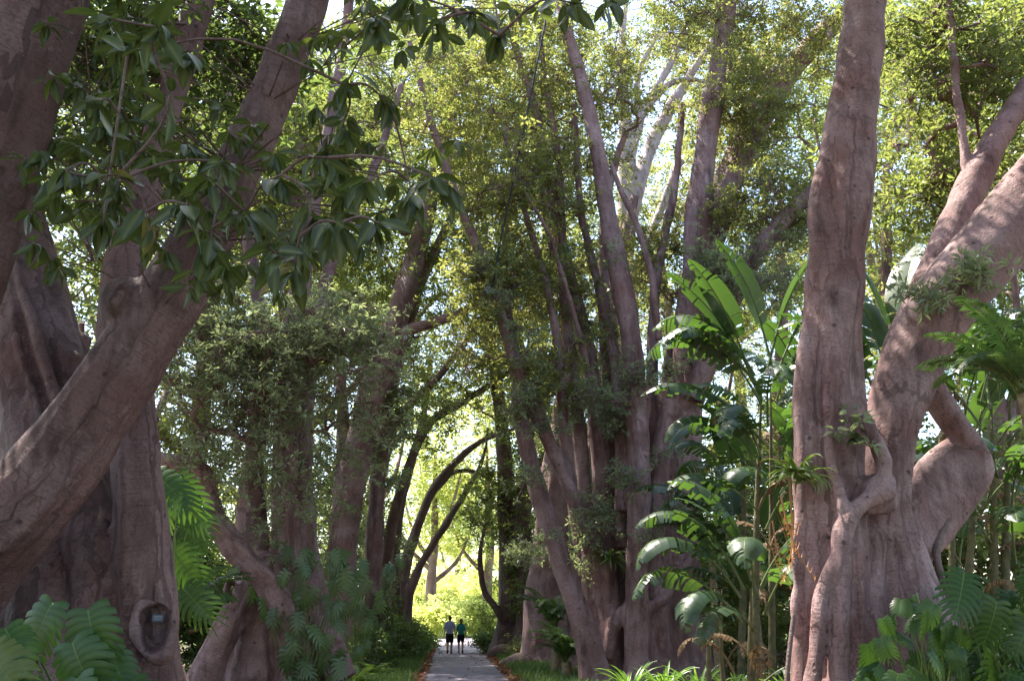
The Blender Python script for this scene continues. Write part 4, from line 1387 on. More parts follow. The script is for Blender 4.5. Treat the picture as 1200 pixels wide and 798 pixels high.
    grow(t, sk(S[:8] + S[10:11], 5.0, 3), reg, 61, LEAF_WARM, BARK, L=0.18, per=15, spread=0.5, r0=0.012, dens=1.3)
    reg = [R3(880, 330, 27, 1.7, 1.3, 1.2, 30), R3(835, 310, 26.9, 1.0, 0.8, 0.9, 14), R3(700, 470, 26.9, 0.7, 0.5, 0.9, 8), R3(620, 470, 26.9, 0.8, 0.6, 0.9, 9), R3(700, 610, 26.9, 0.35, 0.3, 0.6, 5), R3(745, 440, 26.9, 0.5, 0.4, 0.5, 5)]
    grow(t, sk(S[:8], 3.0, 3), reg, 62, LEAF_GREY, BARK, L=0.15, per=17, spread=0.36, ros=ROS_THIN, names=('shaded_foliage', 'shaded_twigs'))
    sprouts(t, S[:8], 70, 403, 3.0, 14, L=0.16, off=0.6)


KW = 0.77
tree_g()
KW = 0.86


# ---- pale tree behind
def tree_pale():
    t = thing('pale_tree', 'pale pinkish forked tree rising in the sun behind the many-stemmed fig', 'tree', ground_pt(735, 40))
    S = []
    S.append(stem([(735, 800, 40, 60), (734, 600, 40, 34), (733, 420, 40, 27), (733, 300, 40, 25), (735, 190, 40, 24), (731, 120, 40, 14), (729, 60, 40, 10), (735, -20, 40, 6)], 12, 0.06, 71))
    S.append(stem([(735, 200, 40, 18), (752, 135, 40, 13), (785, 75, 40, 10), (805, 30, 40, 8), (830, 20, 40, 5)], 10, 0.05, 72))
    S.append(stem([(758, 128, 40, 9), (785, 98, 39.8, 9), (810, 93, 39.6, 7), (835, 100, 39.5, 4)], 8, 0.05, 73))
    S.append(stem([(737, 260, 40, 22), (760, 180, 40.5, 20), (790, 120, 41, 15), (840, 40, 41.4, 9)], 10, 0.05, 74))
    S.append(stem([(748, 140, 40, 9), (748, 90, 40, 8), (770, 40, 40, 6)], 8, 0.05, 75))
    S.append(stem([(735, 350, 40, 14), (790, 205, 40.6, 10), (800, 190, 40.8, 8)], 8, 0.05, 76))
    fuse('trunk', S, 0.085, BARK_PALE, t, 1, 0.02, 2.5, 13, dec=0.5)
    grow(t, sk(S, 12, 3), [R3(790, 60, 41, 3.2, 2, 3, 14), R3(690, 50, 41, 3, 2, 3, 20), R3(800, 250, 42, 2.4, 2, 2.4, 14), R3(750, -100, 41, 5, 4, 3, 36), R3(860, 100, 42, 3, 2, 3, 22)], 71, LEAF_WARM, BARK_PALE, L=0.19, per=13, spread=0.65)


tree_pale()


# ---- H: great buttressed fig, right
def tree_h():
    t = thing('fig_tree', 'great buttressed fig with braided aerial roots and a thick limb leaning right', 'tree', ground_pt(1015, 13), FIGS)
    S = []
    S.append(stem([(985, 960, 12.9, 260), (982, 880, 12.9, 150), (976, 780, 12.9, 104), (974, 680, 12.9, 92), (972, 560, 12.9, 82), (972, 470, 12.85, 78), (973, 400, 12.8, 76), (981, 300, 12.8, 74), (990, 220, 12.8, 78), (1000, 130, 12.8, 67), (1009, 60, 12.8, 58), (1017, -20, 12.8, 54), (1028, -120, 12.8, 48)], 18, 0.05, 81))
    S.append(stem([(1000, 620, 12.9, 36), (1000, 500, 12.75, 34), (997, 420, 12.72, 36), (994, 340, 12.75, 34), (1000, 260, 12.8, 24)], 12, 0.05, 82))
    S.append(stem([(942, 900, 12.8, 60), (944, 760, 12.75, 36), (946, 640, 12.7, 34), (944, 520, 12.65, 34), (943, 440, 12.65, 32), (950, 375, 12.7, 24), (962, 300, 12.8, 12)], 12, 0.07, 83))
    S.append(stem([(1085, 960, 13.4, 330), (1078, 860, 13.3, 220), (1066, 780, 13.25, 150), (1058, 730, 13.2, 118), (1046, 670, 13.2, 88), (1040, 600, 13.2, 68), (1042, 540, 13.2, 64), (1052, 480, 13.2, 72), (1076, 412, 13.1, 80), (1115, 348, 13, 88), (1165, 287, 12.9, 92), (1215, 225, 12.8, 92), (1280, 140, 12.6, 84), (1340, 40, 12.4, 74)], 20, 0.05, 84))
    S.append(stem([(1160, 960, 13.6, 220), (1122, 810, 13.5, 84), (1098, 745, 13.4, 54), (1072, 675, 13.35, 44), (1050, 595, 13.3, 38)], 14, 0.07, 85, k=1.0))
    S.append(stem([(1020, 960, 12.7, 130), (1016, 830, 12.8, 74), (1014, 740, 12.9, 56), (1016, 660, 13, 48), (1022, 590, 13.1, 40)], 14, 0.08, 86))
    S.append(stem([(1030, 520, 13.3, 50), (1048, 450, 13.5, 52), (1072, 380, 13.8, 52), (1100, 310, 14, 50), (1128, 245, 14.2, 44), (1165, 170, 14.5, 36), (1205, 100, 14.8, 28)], 14, 0.05, 87))
    # the elbow at the back, broad and flat
    S.append(stem([(1080, 425, 13.6, 26), (1098, 468, 13.75, 30), (1120, 500, 13.85, 32), (1140, 524, 13.9, 30), (1150, 538, 13.9, 20)], 16, 0.03, 88, k=1.0))
    S.append(stem([(1152, 522, 13.9, 30), (1140, 532, 13.9, 60), (1118, 560, 13.9, 80), (1094, 590, 13.85, 84), (1066, 620, 13.75, 84), (1036, 650, 13.6, 74)], 20, 0.02, 97, k=1.0, flat=0.35))
    # aerial roots
    S.append(stem([(1012, 485, 12.45, 14), (1026, 515, 12.4, 20), (1037, 545, 12.35, 23), (1031, 572, 12.3, 22), (1010, 592, 12.25, 24), (992, 616, 12.25, 27), (984, 660, 12.25, 26), (983, 740, 12.25, 28), (985, 830, 12.25, 32), (988, 930, 12.2, 44)], 12, 0.06, 89))
    S.append(stem([(994, 612, 12.25, 20), (984, 580, 12.3, 17), (974, 545, 12.38, 14), (970, 500, 12.42, 15), (971, 440, 12.42, 16), (976, 390, 12.45, 12), (982, 340, 12.5, 8)], 12, 0.06, 90))
    S.append(stem([(986, 645, 12.25, 24), (966, 690, 12.25, 22), (957, 760, 12.25, 22), (952, 840, 12.2, 26), (945, 930, 12.2, 36)], 12, 0.08, 91))
    S.append(stem([(1000, 640, 12.3, 22), (1002, 720, 12.35, 24), (1003, 800, 12.35, 26), (1008, 930, 12.3, 36)], 12, 0.06, 92))
    S.append(stem([(1118, 330, 13.9, 16), (1138, 300, 14.2, 14), (1132, 200, 14.4, 13), (1119, 80, 14.6, 11), (1110, -20, 14.8, 9)], 10, 0.04, 93))
    # burr where the roots meet
    S.append(stem([(1012, 595, 12.35, 20), (1030, 580, 12.4, 46), (1040, 560, 12.5, 30)], 12, 0.2, 94))
    S.append(stem([(958, 330, 12.6, 12), (957, 270, 12.6, 26), (962, 215, 12.65, 26), (975, 160, 12.75, 14)], 12, 0.06, 95))
    for q, n_ in ((0, 9), (3, 8), (4, 4), (5, 5), (2, 3)):
        S += roots(S[q], n_, 550 + q, (0.04, 0.085), zmax=7, tw=0.2, burls=False)
    fuse('trunk', S, 0.038, BARK, t, 2, 0.012, 4.0, 14, dec=0.33)
    m = M(1130, 640, 13)
    for spec in ([(1120, 590, 13.8, 9), (1098, 640, 13.6, 10), (1106, 690, 13.5, 9), (1112, 740, 13.4, 9), (1116, 880, 13.3, 10)], [(1028, 250, 12.9, 5), (930, 720, 12.0, 6), (922, 800, 11.9, 7), (920, 930, 11.9, 8)][1:]):
        q = stem(spec, 8, 0.04, 96)
        mk('aerial_root', q['V'], [q['Q'], q['T']], BARK_DARK, t, attrs={'along': q['al']})
    over = [((6, 7, 15.5), (5, 4, 2.0), 100), ((17, 15, 14), (4, 7, 5.0), 80), ((4.5, -4, 12.5), (5, 6, 2.2), 80), ((14, 0, 11), (4, 6, 4), 60)]  # out-of-view crown clumps added to darken the near scene
    grow(t, sk(S[0:1] + S[3:4], 4.0, 3), [(np.array(c, float), q, k) for c, q, k in over], 83, LEAF, BARK, L=0.36, per=13, spread=0.7, twigs=False, names=('shade_crown', 'shade_branches'), r0=0.02)
    grow(t, sk(S[0:1], 6.0, 3), [(np.array([2.0, 15, 17.0]), (4.5, 3.5, 1.6), 80)], 84, LEAF, BARK, L=0.2, per=18, spread=0.55, twigs=False, names=('sunblock_crown', 'sunblock_branches'), r0=0.016)  # clump added in the sun's way to shade this trunk
    reg = [R3(1130, 90, 15.5, 1.6, 1.2, 1.2, 30), R3(1190, 30, 16, 1.6, 1.4, 1.2, 26), R3(1080, 200, 16.5, 1.2, 1.0, 1.4, 22), R3(1190, 180, 16.5, 1.2, 1.0, 1.0, 18), R3(1090, 30, 15.5, 1.2, 1, 0.9, 18)]
    grow(t, sk(S[0:1] + S[3:4] + S[6:7] + S[13:14], 3.5, 3), reg, 81, LEAF, BARK, L=0.17, per=13, spread=0.42)
    grow(t, sk(S[3:4] + S[6:7], 3.0, 2), [R3(1085, 345, 12.4, 0.22, 0.2, 0.2, 3), R3(1155, 320, 12.2, 0.25, 0.2, 0.18, 3), R3(1000, 505, 12.2, 0.12, 0.1, 0.1, 1)], 82, LEAF_GREY, BARK, L=0.2, per=7, spread=0.16, ros=ROS_THIN, names=('sprouts', 'sprout_twigs'), r0=0.006)


tree_h()


# ------------------------------------------------------------------ trees behind
def back_tree(px, Y, h, lean, label, regs, seed, mat=LEAF, bark=BARK, w0=0.5, L=0.21, per=13):
    g = ground_pt(px, Y)
    t = thing('background_tree', label, 'tree', g, 'trees behind the fig avenue')
    r = np.random.default_rng(seed)
    S = []
    top = g + np.array([lean, r.uniform(-1, 1), h])
    trunk = [('w', *(g + (top - g) * f + np.array([r.normal(0, .2), r.normal(0, .2), -0.3 * (f == 0)])), w0 * (1.9 if f == 0 else 1.15 - 0.9 * f)) for f in (0, 0.08, 0.3, 0.5, 0.75, 1)]
    S.append(stem(trunk, 12, 0.08, seed))
    for k in range(4):
        f = r.uniform(0.25, 0.6)
        a = g + (top - g) * f
        az = r.uniform(0, 6.28)
        e = a + np.array([math.cos(az) * h * .22, math.sin(az) * h * .2, h * r.uniform(.2, .42)])
        md = (a + e) / 2 + np.array([math.cos(az), math.sin(az), -0.6]) * h * 0.03
        S.append(stem([('w', *a, w0 * 0.45), ('w', *md, w0 * 0.33), ('w', *e, w0 * 0.12)], 10, 0.06, seed + k))
    V, Q, T, A = join(S)
    mk('trunk', V, [Q, T], bark, t, attrs={'along': A})
    grow(t, sk(S, 2.5, 3), regs, seed, mat, bark, L=L * 1.08, per=per - 1, spread=0.75, r0=0.015, twigs=False, dens=1.2)
    return t


def el(px, py, Y, rx, ry, rz, k):
    return R3(px, py, Y, rx, ry, rz, k)


back_tree(60, 24, 17, 1, 'shady tree behind the huge fig, seen between its limbs', [el(60, 300, 25, 4, 3, 4, 60), el(100, 80, 26, 5, 3, 4, 60), el(20, 470, 24, 3, 2, 2.4, 36), el(200, 200, 27, 4, 3, 4, 50)], 201, LEAF)
back_tree(190, 34, 20, 1, 'leafy tree behind the hollow fig, crown glowing in gaps', [el(200, 330, 35, 6, 3, 5, 80), el(160, 120, 36, 7, 3, 5, 80), el(230, 520, 33, 4, 2, 3, 50), el(120, 520, 33, 4, 2, 3, 40)], 202, LEAF_WARM)
back_tree(330, 44, 24, 0, 'tree standing between the hollow fig and the leaning fig', [el(330, 400, 46, 6, 3, 6, 80), el(330, 180, 46, 7, 4, 6, 90), el(380, 560, 44, 3, 2, 3, 30), el(290, 600, 42, 3, 2, 2.5, 30)], 203, LEAF, L=0.24)
back_tree(420, 60, 26, 2, 'distant tree behind the arching stems on the monstera side', [el(430, 420, 62, 6, 4, 7, 80), el(450, 220, 62, 8, 4, 7, 90), el(400, 600, 60, 4, 3, 4, 40)], 204, LEAF_WARM, L=0.28)
back_tree(670, 58, 26, 1, 'distant tree behind the dark-trunked fig near the tunnel end', [el(670, 500, 60, 6, 4, 5, 70), el(680, 330, 60, 8, 4, 6, 80), el(650, 630, 58, 4, 3, 4, 44), el(600, 200, 60, 7, 4, 6, 70)], 205, LEAF, L=0.28)
back_tree(800, 48, 24, 0, 'spreading tree in the gap between the many-stemmed fig and the paddle-leaved clump', [el(820, 400, 50, 6, 3, 6, 90), el(830, 200, 50, 5, 4, 5, 44), el(870, 570, 46, 5, 3, 3.5, 50)], 206, LEAF_WARM, L=0.25)
back_tree(900, 40, 22, 2, 'tree behind the paddle leaves beside the buttressed fig', [el(920, 330, 41, 5, 3, 5, 80), el(960, 130, 42, 6, 4, 5, 80), el(930, 520, 38, 4, 2, 3.5, 50)], 207, LEAF, L=0.22)
back_tree(1090, 32, 20, 1, 'bushy tree behind the leaning limb of the buttressed fig', [el(1090, 250, 33, 5, 3, 5, 80), el(1120, 60, 34, 6, 4, 4, 80), el(1060, 420, 31, 3.5, 2, 2.5, 40)], 208, LEAF_WARM, L=0.2)
back_tree(1230, 26, 17, -1, 'dense tree beyond the dry-stemmed clump under the leaning limb', [el(1190, 260, 27, 4, 3, 4, 60), el(1190, 60, 28, 5, 3, 4, 60), el(1180, 430, 27, 3, 2, 2.4, 36)], 209, LEAF, L=0.19)

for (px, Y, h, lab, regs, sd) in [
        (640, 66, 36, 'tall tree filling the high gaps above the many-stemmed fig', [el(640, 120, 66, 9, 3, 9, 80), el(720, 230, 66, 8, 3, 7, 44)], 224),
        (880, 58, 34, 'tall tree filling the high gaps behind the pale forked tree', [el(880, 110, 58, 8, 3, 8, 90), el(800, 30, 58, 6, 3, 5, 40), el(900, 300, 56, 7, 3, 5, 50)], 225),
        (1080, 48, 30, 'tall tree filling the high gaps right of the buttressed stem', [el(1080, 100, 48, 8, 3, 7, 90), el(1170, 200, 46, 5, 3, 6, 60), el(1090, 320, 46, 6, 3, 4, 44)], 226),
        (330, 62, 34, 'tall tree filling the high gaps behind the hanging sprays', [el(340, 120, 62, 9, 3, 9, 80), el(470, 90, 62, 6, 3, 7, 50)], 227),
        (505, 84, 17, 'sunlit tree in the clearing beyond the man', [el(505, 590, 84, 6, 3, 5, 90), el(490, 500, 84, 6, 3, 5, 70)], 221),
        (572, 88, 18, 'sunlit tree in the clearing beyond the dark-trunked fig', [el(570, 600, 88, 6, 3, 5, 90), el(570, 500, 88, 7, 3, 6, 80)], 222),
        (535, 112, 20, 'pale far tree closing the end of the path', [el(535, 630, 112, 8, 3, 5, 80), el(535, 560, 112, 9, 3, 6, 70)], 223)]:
    back_tree(px, Y, h, 0, lab, regs, sd, LEAF_SUNLIT if sd < 224 else LEAF, BARK, L=0.32 if sd < 224 else 0.36, per=11)


# ------------------------------------------------------------------ bushes
def bush(name, label, cat, px, Y, regs, seed, mat, L, per, group=None, ros=ROS, spread=0.28):
    g = ground_pt(px, Y)
    t = thing(name, label, cat, g, group)
    r = np.random.default_rng(seed)
    hh = max(q[0][2] for q in regs) * 0.9
    skel = np.array([g + np.array([r.normal(0, 0.12) * (1 + 2 * f), r.normal(0, 0.12) * (1 + 2 * f), 0.02 + hh * f]) for f in np.linspace(0, 1, 10)])
    grow(t, skel, regs, seed, mat, STALK_RED, L=L, per=per, spread=spread, ros=ros, names=('foliage', 'stems'), r0=0.008, rmax=0.05, twigs=Y < 24)
    return t


def wreg(px, Y, zc, rx, ry, rz, k):
    p = ground_pt(px, Y)
    return (p + np.array([0, 0, zc]), (rx, ry, rz), k)


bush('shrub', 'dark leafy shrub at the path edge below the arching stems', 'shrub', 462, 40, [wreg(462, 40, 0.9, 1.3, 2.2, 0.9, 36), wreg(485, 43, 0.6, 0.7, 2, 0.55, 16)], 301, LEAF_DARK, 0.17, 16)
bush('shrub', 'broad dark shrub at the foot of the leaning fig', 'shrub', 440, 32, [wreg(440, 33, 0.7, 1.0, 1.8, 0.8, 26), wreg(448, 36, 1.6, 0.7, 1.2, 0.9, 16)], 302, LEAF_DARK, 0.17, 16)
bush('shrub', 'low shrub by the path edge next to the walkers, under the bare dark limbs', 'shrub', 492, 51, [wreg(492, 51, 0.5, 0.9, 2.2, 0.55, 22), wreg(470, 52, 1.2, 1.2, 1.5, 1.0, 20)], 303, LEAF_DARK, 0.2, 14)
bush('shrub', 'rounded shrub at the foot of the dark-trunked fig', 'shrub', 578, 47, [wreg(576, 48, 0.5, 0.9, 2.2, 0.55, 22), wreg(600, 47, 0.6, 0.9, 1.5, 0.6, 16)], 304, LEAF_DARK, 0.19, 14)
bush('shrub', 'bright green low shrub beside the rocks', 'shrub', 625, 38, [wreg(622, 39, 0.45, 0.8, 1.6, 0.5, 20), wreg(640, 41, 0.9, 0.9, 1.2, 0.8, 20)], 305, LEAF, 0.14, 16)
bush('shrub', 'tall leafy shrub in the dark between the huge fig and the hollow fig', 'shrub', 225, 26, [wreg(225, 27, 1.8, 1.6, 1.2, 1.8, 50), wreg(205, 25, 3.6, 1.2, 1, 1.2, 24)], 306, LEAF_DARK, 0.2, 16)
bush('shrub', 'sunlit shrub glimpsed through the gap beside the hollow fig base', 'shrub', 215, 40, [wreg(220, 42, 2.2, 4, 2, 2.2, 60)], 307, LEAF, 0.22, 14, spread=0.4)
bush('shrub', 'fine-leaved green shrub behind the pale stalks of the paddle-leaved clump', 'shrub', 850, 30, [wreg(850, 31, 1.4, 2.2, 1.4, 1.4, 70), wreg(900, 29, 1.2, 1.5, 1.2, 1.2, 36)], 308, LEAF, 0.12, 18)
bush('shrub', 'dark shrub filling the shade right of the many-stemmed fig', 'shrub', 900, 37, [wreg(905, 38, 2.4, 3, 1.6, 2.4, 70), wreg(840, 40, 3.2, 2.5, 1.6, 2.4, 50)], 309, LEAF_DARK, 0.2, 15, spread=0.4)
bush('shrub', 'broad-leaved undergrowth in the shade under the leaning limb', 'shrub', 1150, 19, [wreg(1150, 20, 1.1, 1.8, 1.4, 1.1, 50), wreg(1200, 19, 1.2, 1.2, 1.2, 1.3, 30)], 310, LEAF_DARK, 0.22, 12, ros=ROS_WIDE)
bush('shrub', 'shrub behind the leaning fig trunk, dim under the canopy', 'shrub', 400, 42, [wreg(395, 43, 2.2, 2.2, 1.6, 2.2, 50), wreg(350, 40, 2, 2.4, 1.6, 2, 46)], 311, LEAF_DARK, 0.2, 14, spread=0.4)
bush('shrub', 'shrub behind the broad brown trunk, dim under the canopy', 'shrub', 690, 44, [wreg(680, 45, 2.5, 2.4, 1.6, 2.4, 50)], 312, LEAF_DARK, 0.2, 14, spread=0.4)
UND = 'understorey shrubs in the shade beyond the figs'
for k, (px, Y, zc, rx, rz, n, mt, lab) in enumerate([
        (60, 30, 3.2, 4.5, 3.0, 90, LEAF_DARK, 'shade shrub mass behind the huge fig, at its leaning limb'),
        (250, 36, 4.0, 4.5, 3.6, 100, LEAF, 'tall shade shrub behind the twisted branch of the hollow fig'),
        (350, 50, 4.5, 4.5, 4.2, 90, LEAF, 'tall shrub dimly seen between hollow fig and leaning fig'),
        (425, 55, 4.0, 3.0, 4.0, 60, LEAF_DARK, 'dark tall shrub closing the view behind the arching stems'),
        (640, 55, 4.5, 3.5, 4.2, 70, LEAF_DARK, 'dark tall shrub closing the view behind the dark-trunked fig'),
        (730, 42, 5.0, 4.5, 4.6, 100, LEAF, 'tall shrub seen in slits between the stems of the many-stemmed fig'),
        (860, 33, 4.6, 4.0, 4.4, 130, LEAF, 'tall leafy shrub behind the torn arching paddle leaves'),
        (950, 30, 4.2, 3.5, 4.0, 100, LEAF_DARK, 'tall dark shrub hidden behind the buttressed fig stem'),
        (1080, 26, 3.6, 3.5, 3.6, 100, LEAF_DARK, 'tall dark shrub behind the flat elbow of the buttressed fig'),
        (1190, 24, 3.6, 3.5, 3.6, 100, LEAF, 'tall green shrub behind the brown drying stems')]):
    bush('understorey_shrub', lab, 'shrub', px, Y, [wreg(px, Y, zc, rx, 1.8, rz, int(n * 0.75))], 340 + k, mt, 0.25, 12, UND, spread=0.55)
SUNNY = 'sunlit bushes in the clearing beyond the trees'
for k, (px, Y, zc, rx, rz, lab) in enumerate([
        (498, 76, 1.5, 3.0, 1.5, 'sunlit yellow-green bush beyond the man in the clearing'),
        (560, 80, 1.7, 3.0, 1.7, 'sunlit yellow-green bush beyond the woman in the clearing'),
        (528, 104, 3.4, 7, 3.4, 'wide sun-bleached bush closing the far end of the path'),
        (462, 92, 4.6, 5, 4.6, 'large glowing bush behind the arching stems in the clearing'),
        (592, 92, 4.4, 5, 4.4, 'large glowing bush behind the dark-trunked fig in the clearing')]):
    bush('sunlit_bush', lab, 'bush', px, Y, [wreg(px, Y, zc, rx, 2.2, rz, int(20 * rx))], 320 + k, LEAF_SUNLIT, 0.3, 12, SUNNY, spread=0.55)


# ------------------------------------------------------------------ monstera, palms, paddles
def leafy(name, label, cat, base, leaves, meshes, r, group=None, stalk_r=0.012, stalkmat=None, lname='leaf'):
    """leaves: (loc, tip direction, up hint, size). Each leaf is a piece; a stalk joins it to the base."""
    t = thing(name, label, cat, base, group)
    for k, (loc, d, up, s) in enumerate(leaves):
        o = place(lname, meshes[k % len(meshes)], t, loc, basis(d, np.asarray(up) + r.normal(0, 0.22, 3), r.normal(0, 0.25)), s * 0.9)
        b = np.asarray(base) + np.array([r.normal(0, .12), r.normal(0, .12), 0.02])
        loc = np.asarray(loc)
        mid = (b + loc) / 2 + np.array([(loc - b)[0] * 0.1, 0, 0.18 * np.linalg.norm(loc - b)])
        q = tube([b, mid, loc], [stalk_r * 1.3, stalk_r, stalk_r * 0.7], 6, step=0.12)
        mk('stalk', q['V'], [q['Q'], q['T']], stalkmat or STALKG, t)
    return t


DEADPAD = [paddle_mesh(160 + q, L=1.3, W=0.16, arch=2.6, tear=0.9, pet=0.5, mat=DEAD_BR, tipdroop=0.5) for q in range(2)]
STALK_DK = plain_mat('old_stalk', (0.13, 0.105, 0.05), 0.7, (0.06, 0.06, 0.025), 7.0, bump=0.5)
STALKG = plain_mat('green_stalk', (0.09, 0.16, 0.03), 0.5, (0.12, 0.13, 0.04), 6)
rr = np.random.default_rng(99)
FACE = np.array([0, -0.75, 0.65])


def mleaf(px, py, Y, ang, size_px, tilt=0.0, up=None):
    """a leaf whose tip points at screen angle ang (deg, 0 = right, -90 = down)"""
    a = math.radians(ang)
    d = Rv * math.cos(a) + np.array([0, 0, 1.0]) * math.sin(a) + np.array([0, -1.0, 0]) * tilt
    return (P(px, py, Y), d, FACE if up is None else up, size_px * M(px, py, Y))


leafy('monstera', 'big glossy monstera with split leaves at the base of the huge fig', 'plant', P(95, 950, 8.2), [
    mleaf(103, 714, 8.0, -70, 68, 0.1), mleaf(85, 752, 7.9, -60, 72, 0.3), mleaf(62, 706, 8.3, -110, 62, 0.2), mleaf(6, 736, 8.0, -50, 60, 0.2), mleaf(-12, 765, 7.8, -40, 66, 0.4),
    mleaf(128, 762, 8.2, -50, 60, 0.3), mleaf(40, 760, 8.4, -120, 60, 0.2), mleaf(90, 795, 7.8, -80, 70, 0.4), mleaf(20, 800, 7.8, -70, 70, 0.4), mleaf(150, 800, 8.1, -60, 60, 0.3)], MONL, rr)
leafy('monstera', 'large monstera frond arching out behind the huge fig, above the twisted branch', 'plant', ground_pt(190, 17), [
    mleaf(182, 556, 16.6, -35, 66, 0.1), mleaf(205, 560, 16.8, -55, 58, 0.0), mleaf(185, 575, 17, -70, 55, 0.1), mleaf(210, 590, 17.2, -30, 50, 0.2), mleaf(200, 640, 17.2, -50, 60, .1), mleaf(215, 690, 17, -40, 56, .2), mleaf(222, 610, 18, -60, 50, .1)], MONF, rr)
# climbing monstera on the hollow fig
lv = []
for k in range(52):
    f = rr.random()
    x = rr.normal(372, 30)
    y = rr.choice([640, 660, 690, 720, 765, 785]) + rr.normal(0, 12)
    lv.append(mleaf(x, y, 20.7 + rr.uniform(-.3, .3), rr.uniform(-150, -30), rr.uniform(20, 32), rr.uniform(0, .5)))
leafy('climbing_monstera', 'climbing monstera with many small split leaves up the hollow fig', 'plant', ground_pt(360, 21), lv, MONC, rr, stalk_r=0.008)
lv = []
for k in range(30):
    lv.append(mleaf(rr.normal(425, 22), rr.uniform(640, 770), 30 + rr.uniform(-.5, .5), rr.uniform(-150, -30), rr.uniform(15, 24), rr.uniform(0, .5)))
leafy('climbing_monstera', 'climbing monstera with small split leaves before the leaning fig trunk', 'plant', ground_pt(420, 30.3), lv, MONC, rr, stalk_r=0.008)
# right foreground monstera mass
lv = []
for k in range(44):
    x = rr.uniform(1012, 1130)
    top = 735 - 40 * math.exp(-((x - 1075) / 50) ** 2)
    lv.append(mleaf(x, rr.uniform(top, 812), 10.6 + rr.uniform(-.5, .5), rr.uniform(-150, -20), rr.uniform(20, 34), rr.uniform(-.2, .7)))
leafy('monstera', 'monstera thicket of many small split leaves before the buttress', 'plant', ground_pt(1075, 10.9), lv, MONL, rr, stalk_r=0.008)
lv = []
for k in range(30):
    x = rr.uniform(1120, 1215)
    lv.append(mleaf(x, rr.uniform(660, 800), 10.8 + rr.uniform(-.5, 1.2), rr.uniform(-130, -10), rr.uniform(36, 66), rr.uniform(-.2, .7)))
leafy('philodendron', 'large-leaved philodendron crowding right of the buttress', 'plant', ground_pt(1170, 11.3), lv, MONF, rr, stalk_r=0.012)


def crownplant(name, label, cat, base, n, meshes, r, sc, group=None, trunk_h=0.0, trunk_r=0.1, spread=1.0, lname='frond', az=None, tmat=None):
    base = np.asarray(base, float)
    t = thing(name, label, cat, base, group)
    top = base + np.array([0, 0, trunk_h])
    if trunk_h > 0:
        q = tube([base + np.array([0, 0, -0.1]), base + np.array([r.normal(0, .03), 0, trunk_h * 0.5]), top], [trunk_r * 1.2, trunk_r, trunk_r * 0.9], 10, flute=0.05)
        mk('trunk', q['V'], [q['Q'], q['T']], tmat or STALK, t)
    for k in range(n):
        a = (2.4 * k + r.uniform(-.4, .4)) if az is None else az[k % len(az)] + r.normal(0, 0.15)
        tilt = r.uniform(0.0, 0.5) * spread
        m = Matrix.Rotation(a, 3, 'Z') @ Matrix.Rotation(tilt, 3, 'Y') @ Matrix.Rotation(r.normal(0, .25), 3, 'Z')
        place(lname, meshes[k % len(meshes)], t, top + np.array([r.normal(0, .05), r.normal(0, .05), 0]), m, sc * r.uniform(0.8, 1.15))
    return t


crownplant('cycad', 'feathery cycad with drooping grey-green fronds at the foot of the many-stemmed fig', 'plant', ground_pt(662, 29), 18, FRON, rr, 1.0, None, 0.5, 0.18)
crownplant('cycad', 'taller feathery cycad with arching fronds behind the many-stemmed fig', 'plant', ground_pt(650, 31.5), 16, FRON, rr, 1.15, None, 1.5, 0.18)
crownplant('palm', 'small feather palm in the shade behind the paddle leaves', 'palm', ground_pt(838, 25), 16, FRON, rr, 1.2, None, 3.6, 0.10)
crownplant('palm', 'feather palm with fine fronds left of the buttressed fig', 'palm', ground_pt(885, 22), 14, FRON, rr, 1.0, None, 2.4, 0.09)
crownplant('palm', 'dark feather palm in the shade behind the knot-holed fig', 'palm', ground_pt(205, 19.5), 16, FRON, rr, 1.1, None, 1.6, 0.1)
for k, (px, Y, s, lab) in enumerate([(215, 16.0, 0.95, 'bright fern clump beside the knot-holed base of the huge fig'), (240, 18.0, 0.9, 'bright fern clump below the hollow of the hollow fig'), (275, 17.5, 0.8, 'low fern clump between hollow fig and knot-holed fig'),
                                     (420, 26, 1.0, 'yellow-green fern clump on the verge below the climbing monstera'), (385, 22, 0.9, 'fern clump at the path-side foot of the hollow fig'), (440, 29, 0.9, 'fern clump on the verge at the foot of the leaning fig')]):
    crownplant('fern', lab, 'fern', ground_pt(px, Y), 16, FERN, rr, s * 1.15, 'ferns beneath the figs', 0, spread=1.3)
for k, (px, Y, lab) in enumerate([(735, 21.5, 'strap-leaved clump before the roots of the many-stemmed fig'), (775, 20.5, 'strap-leaved clump next to the braided root of the many-stemmed fig'), (815, 20, 'strap-leaved clump in front of the pale stalks'),
                                  (855, 19.5, 'strap-leaved clump in the middle of the strap-leaved border'), (895, 18.5, 'strap-leaved clump beside the reddish hanging root'), (925, 17, 'strap-leaved clump at the foot of the buttressed fig')]):
    crownplant('strap_leaf_plant', lab, 'plant', ground_pt(px, Y), 34, STRP, rr, 1.55, 'strap-leaved border plants', 0, spread=1.0, lname='leaf')


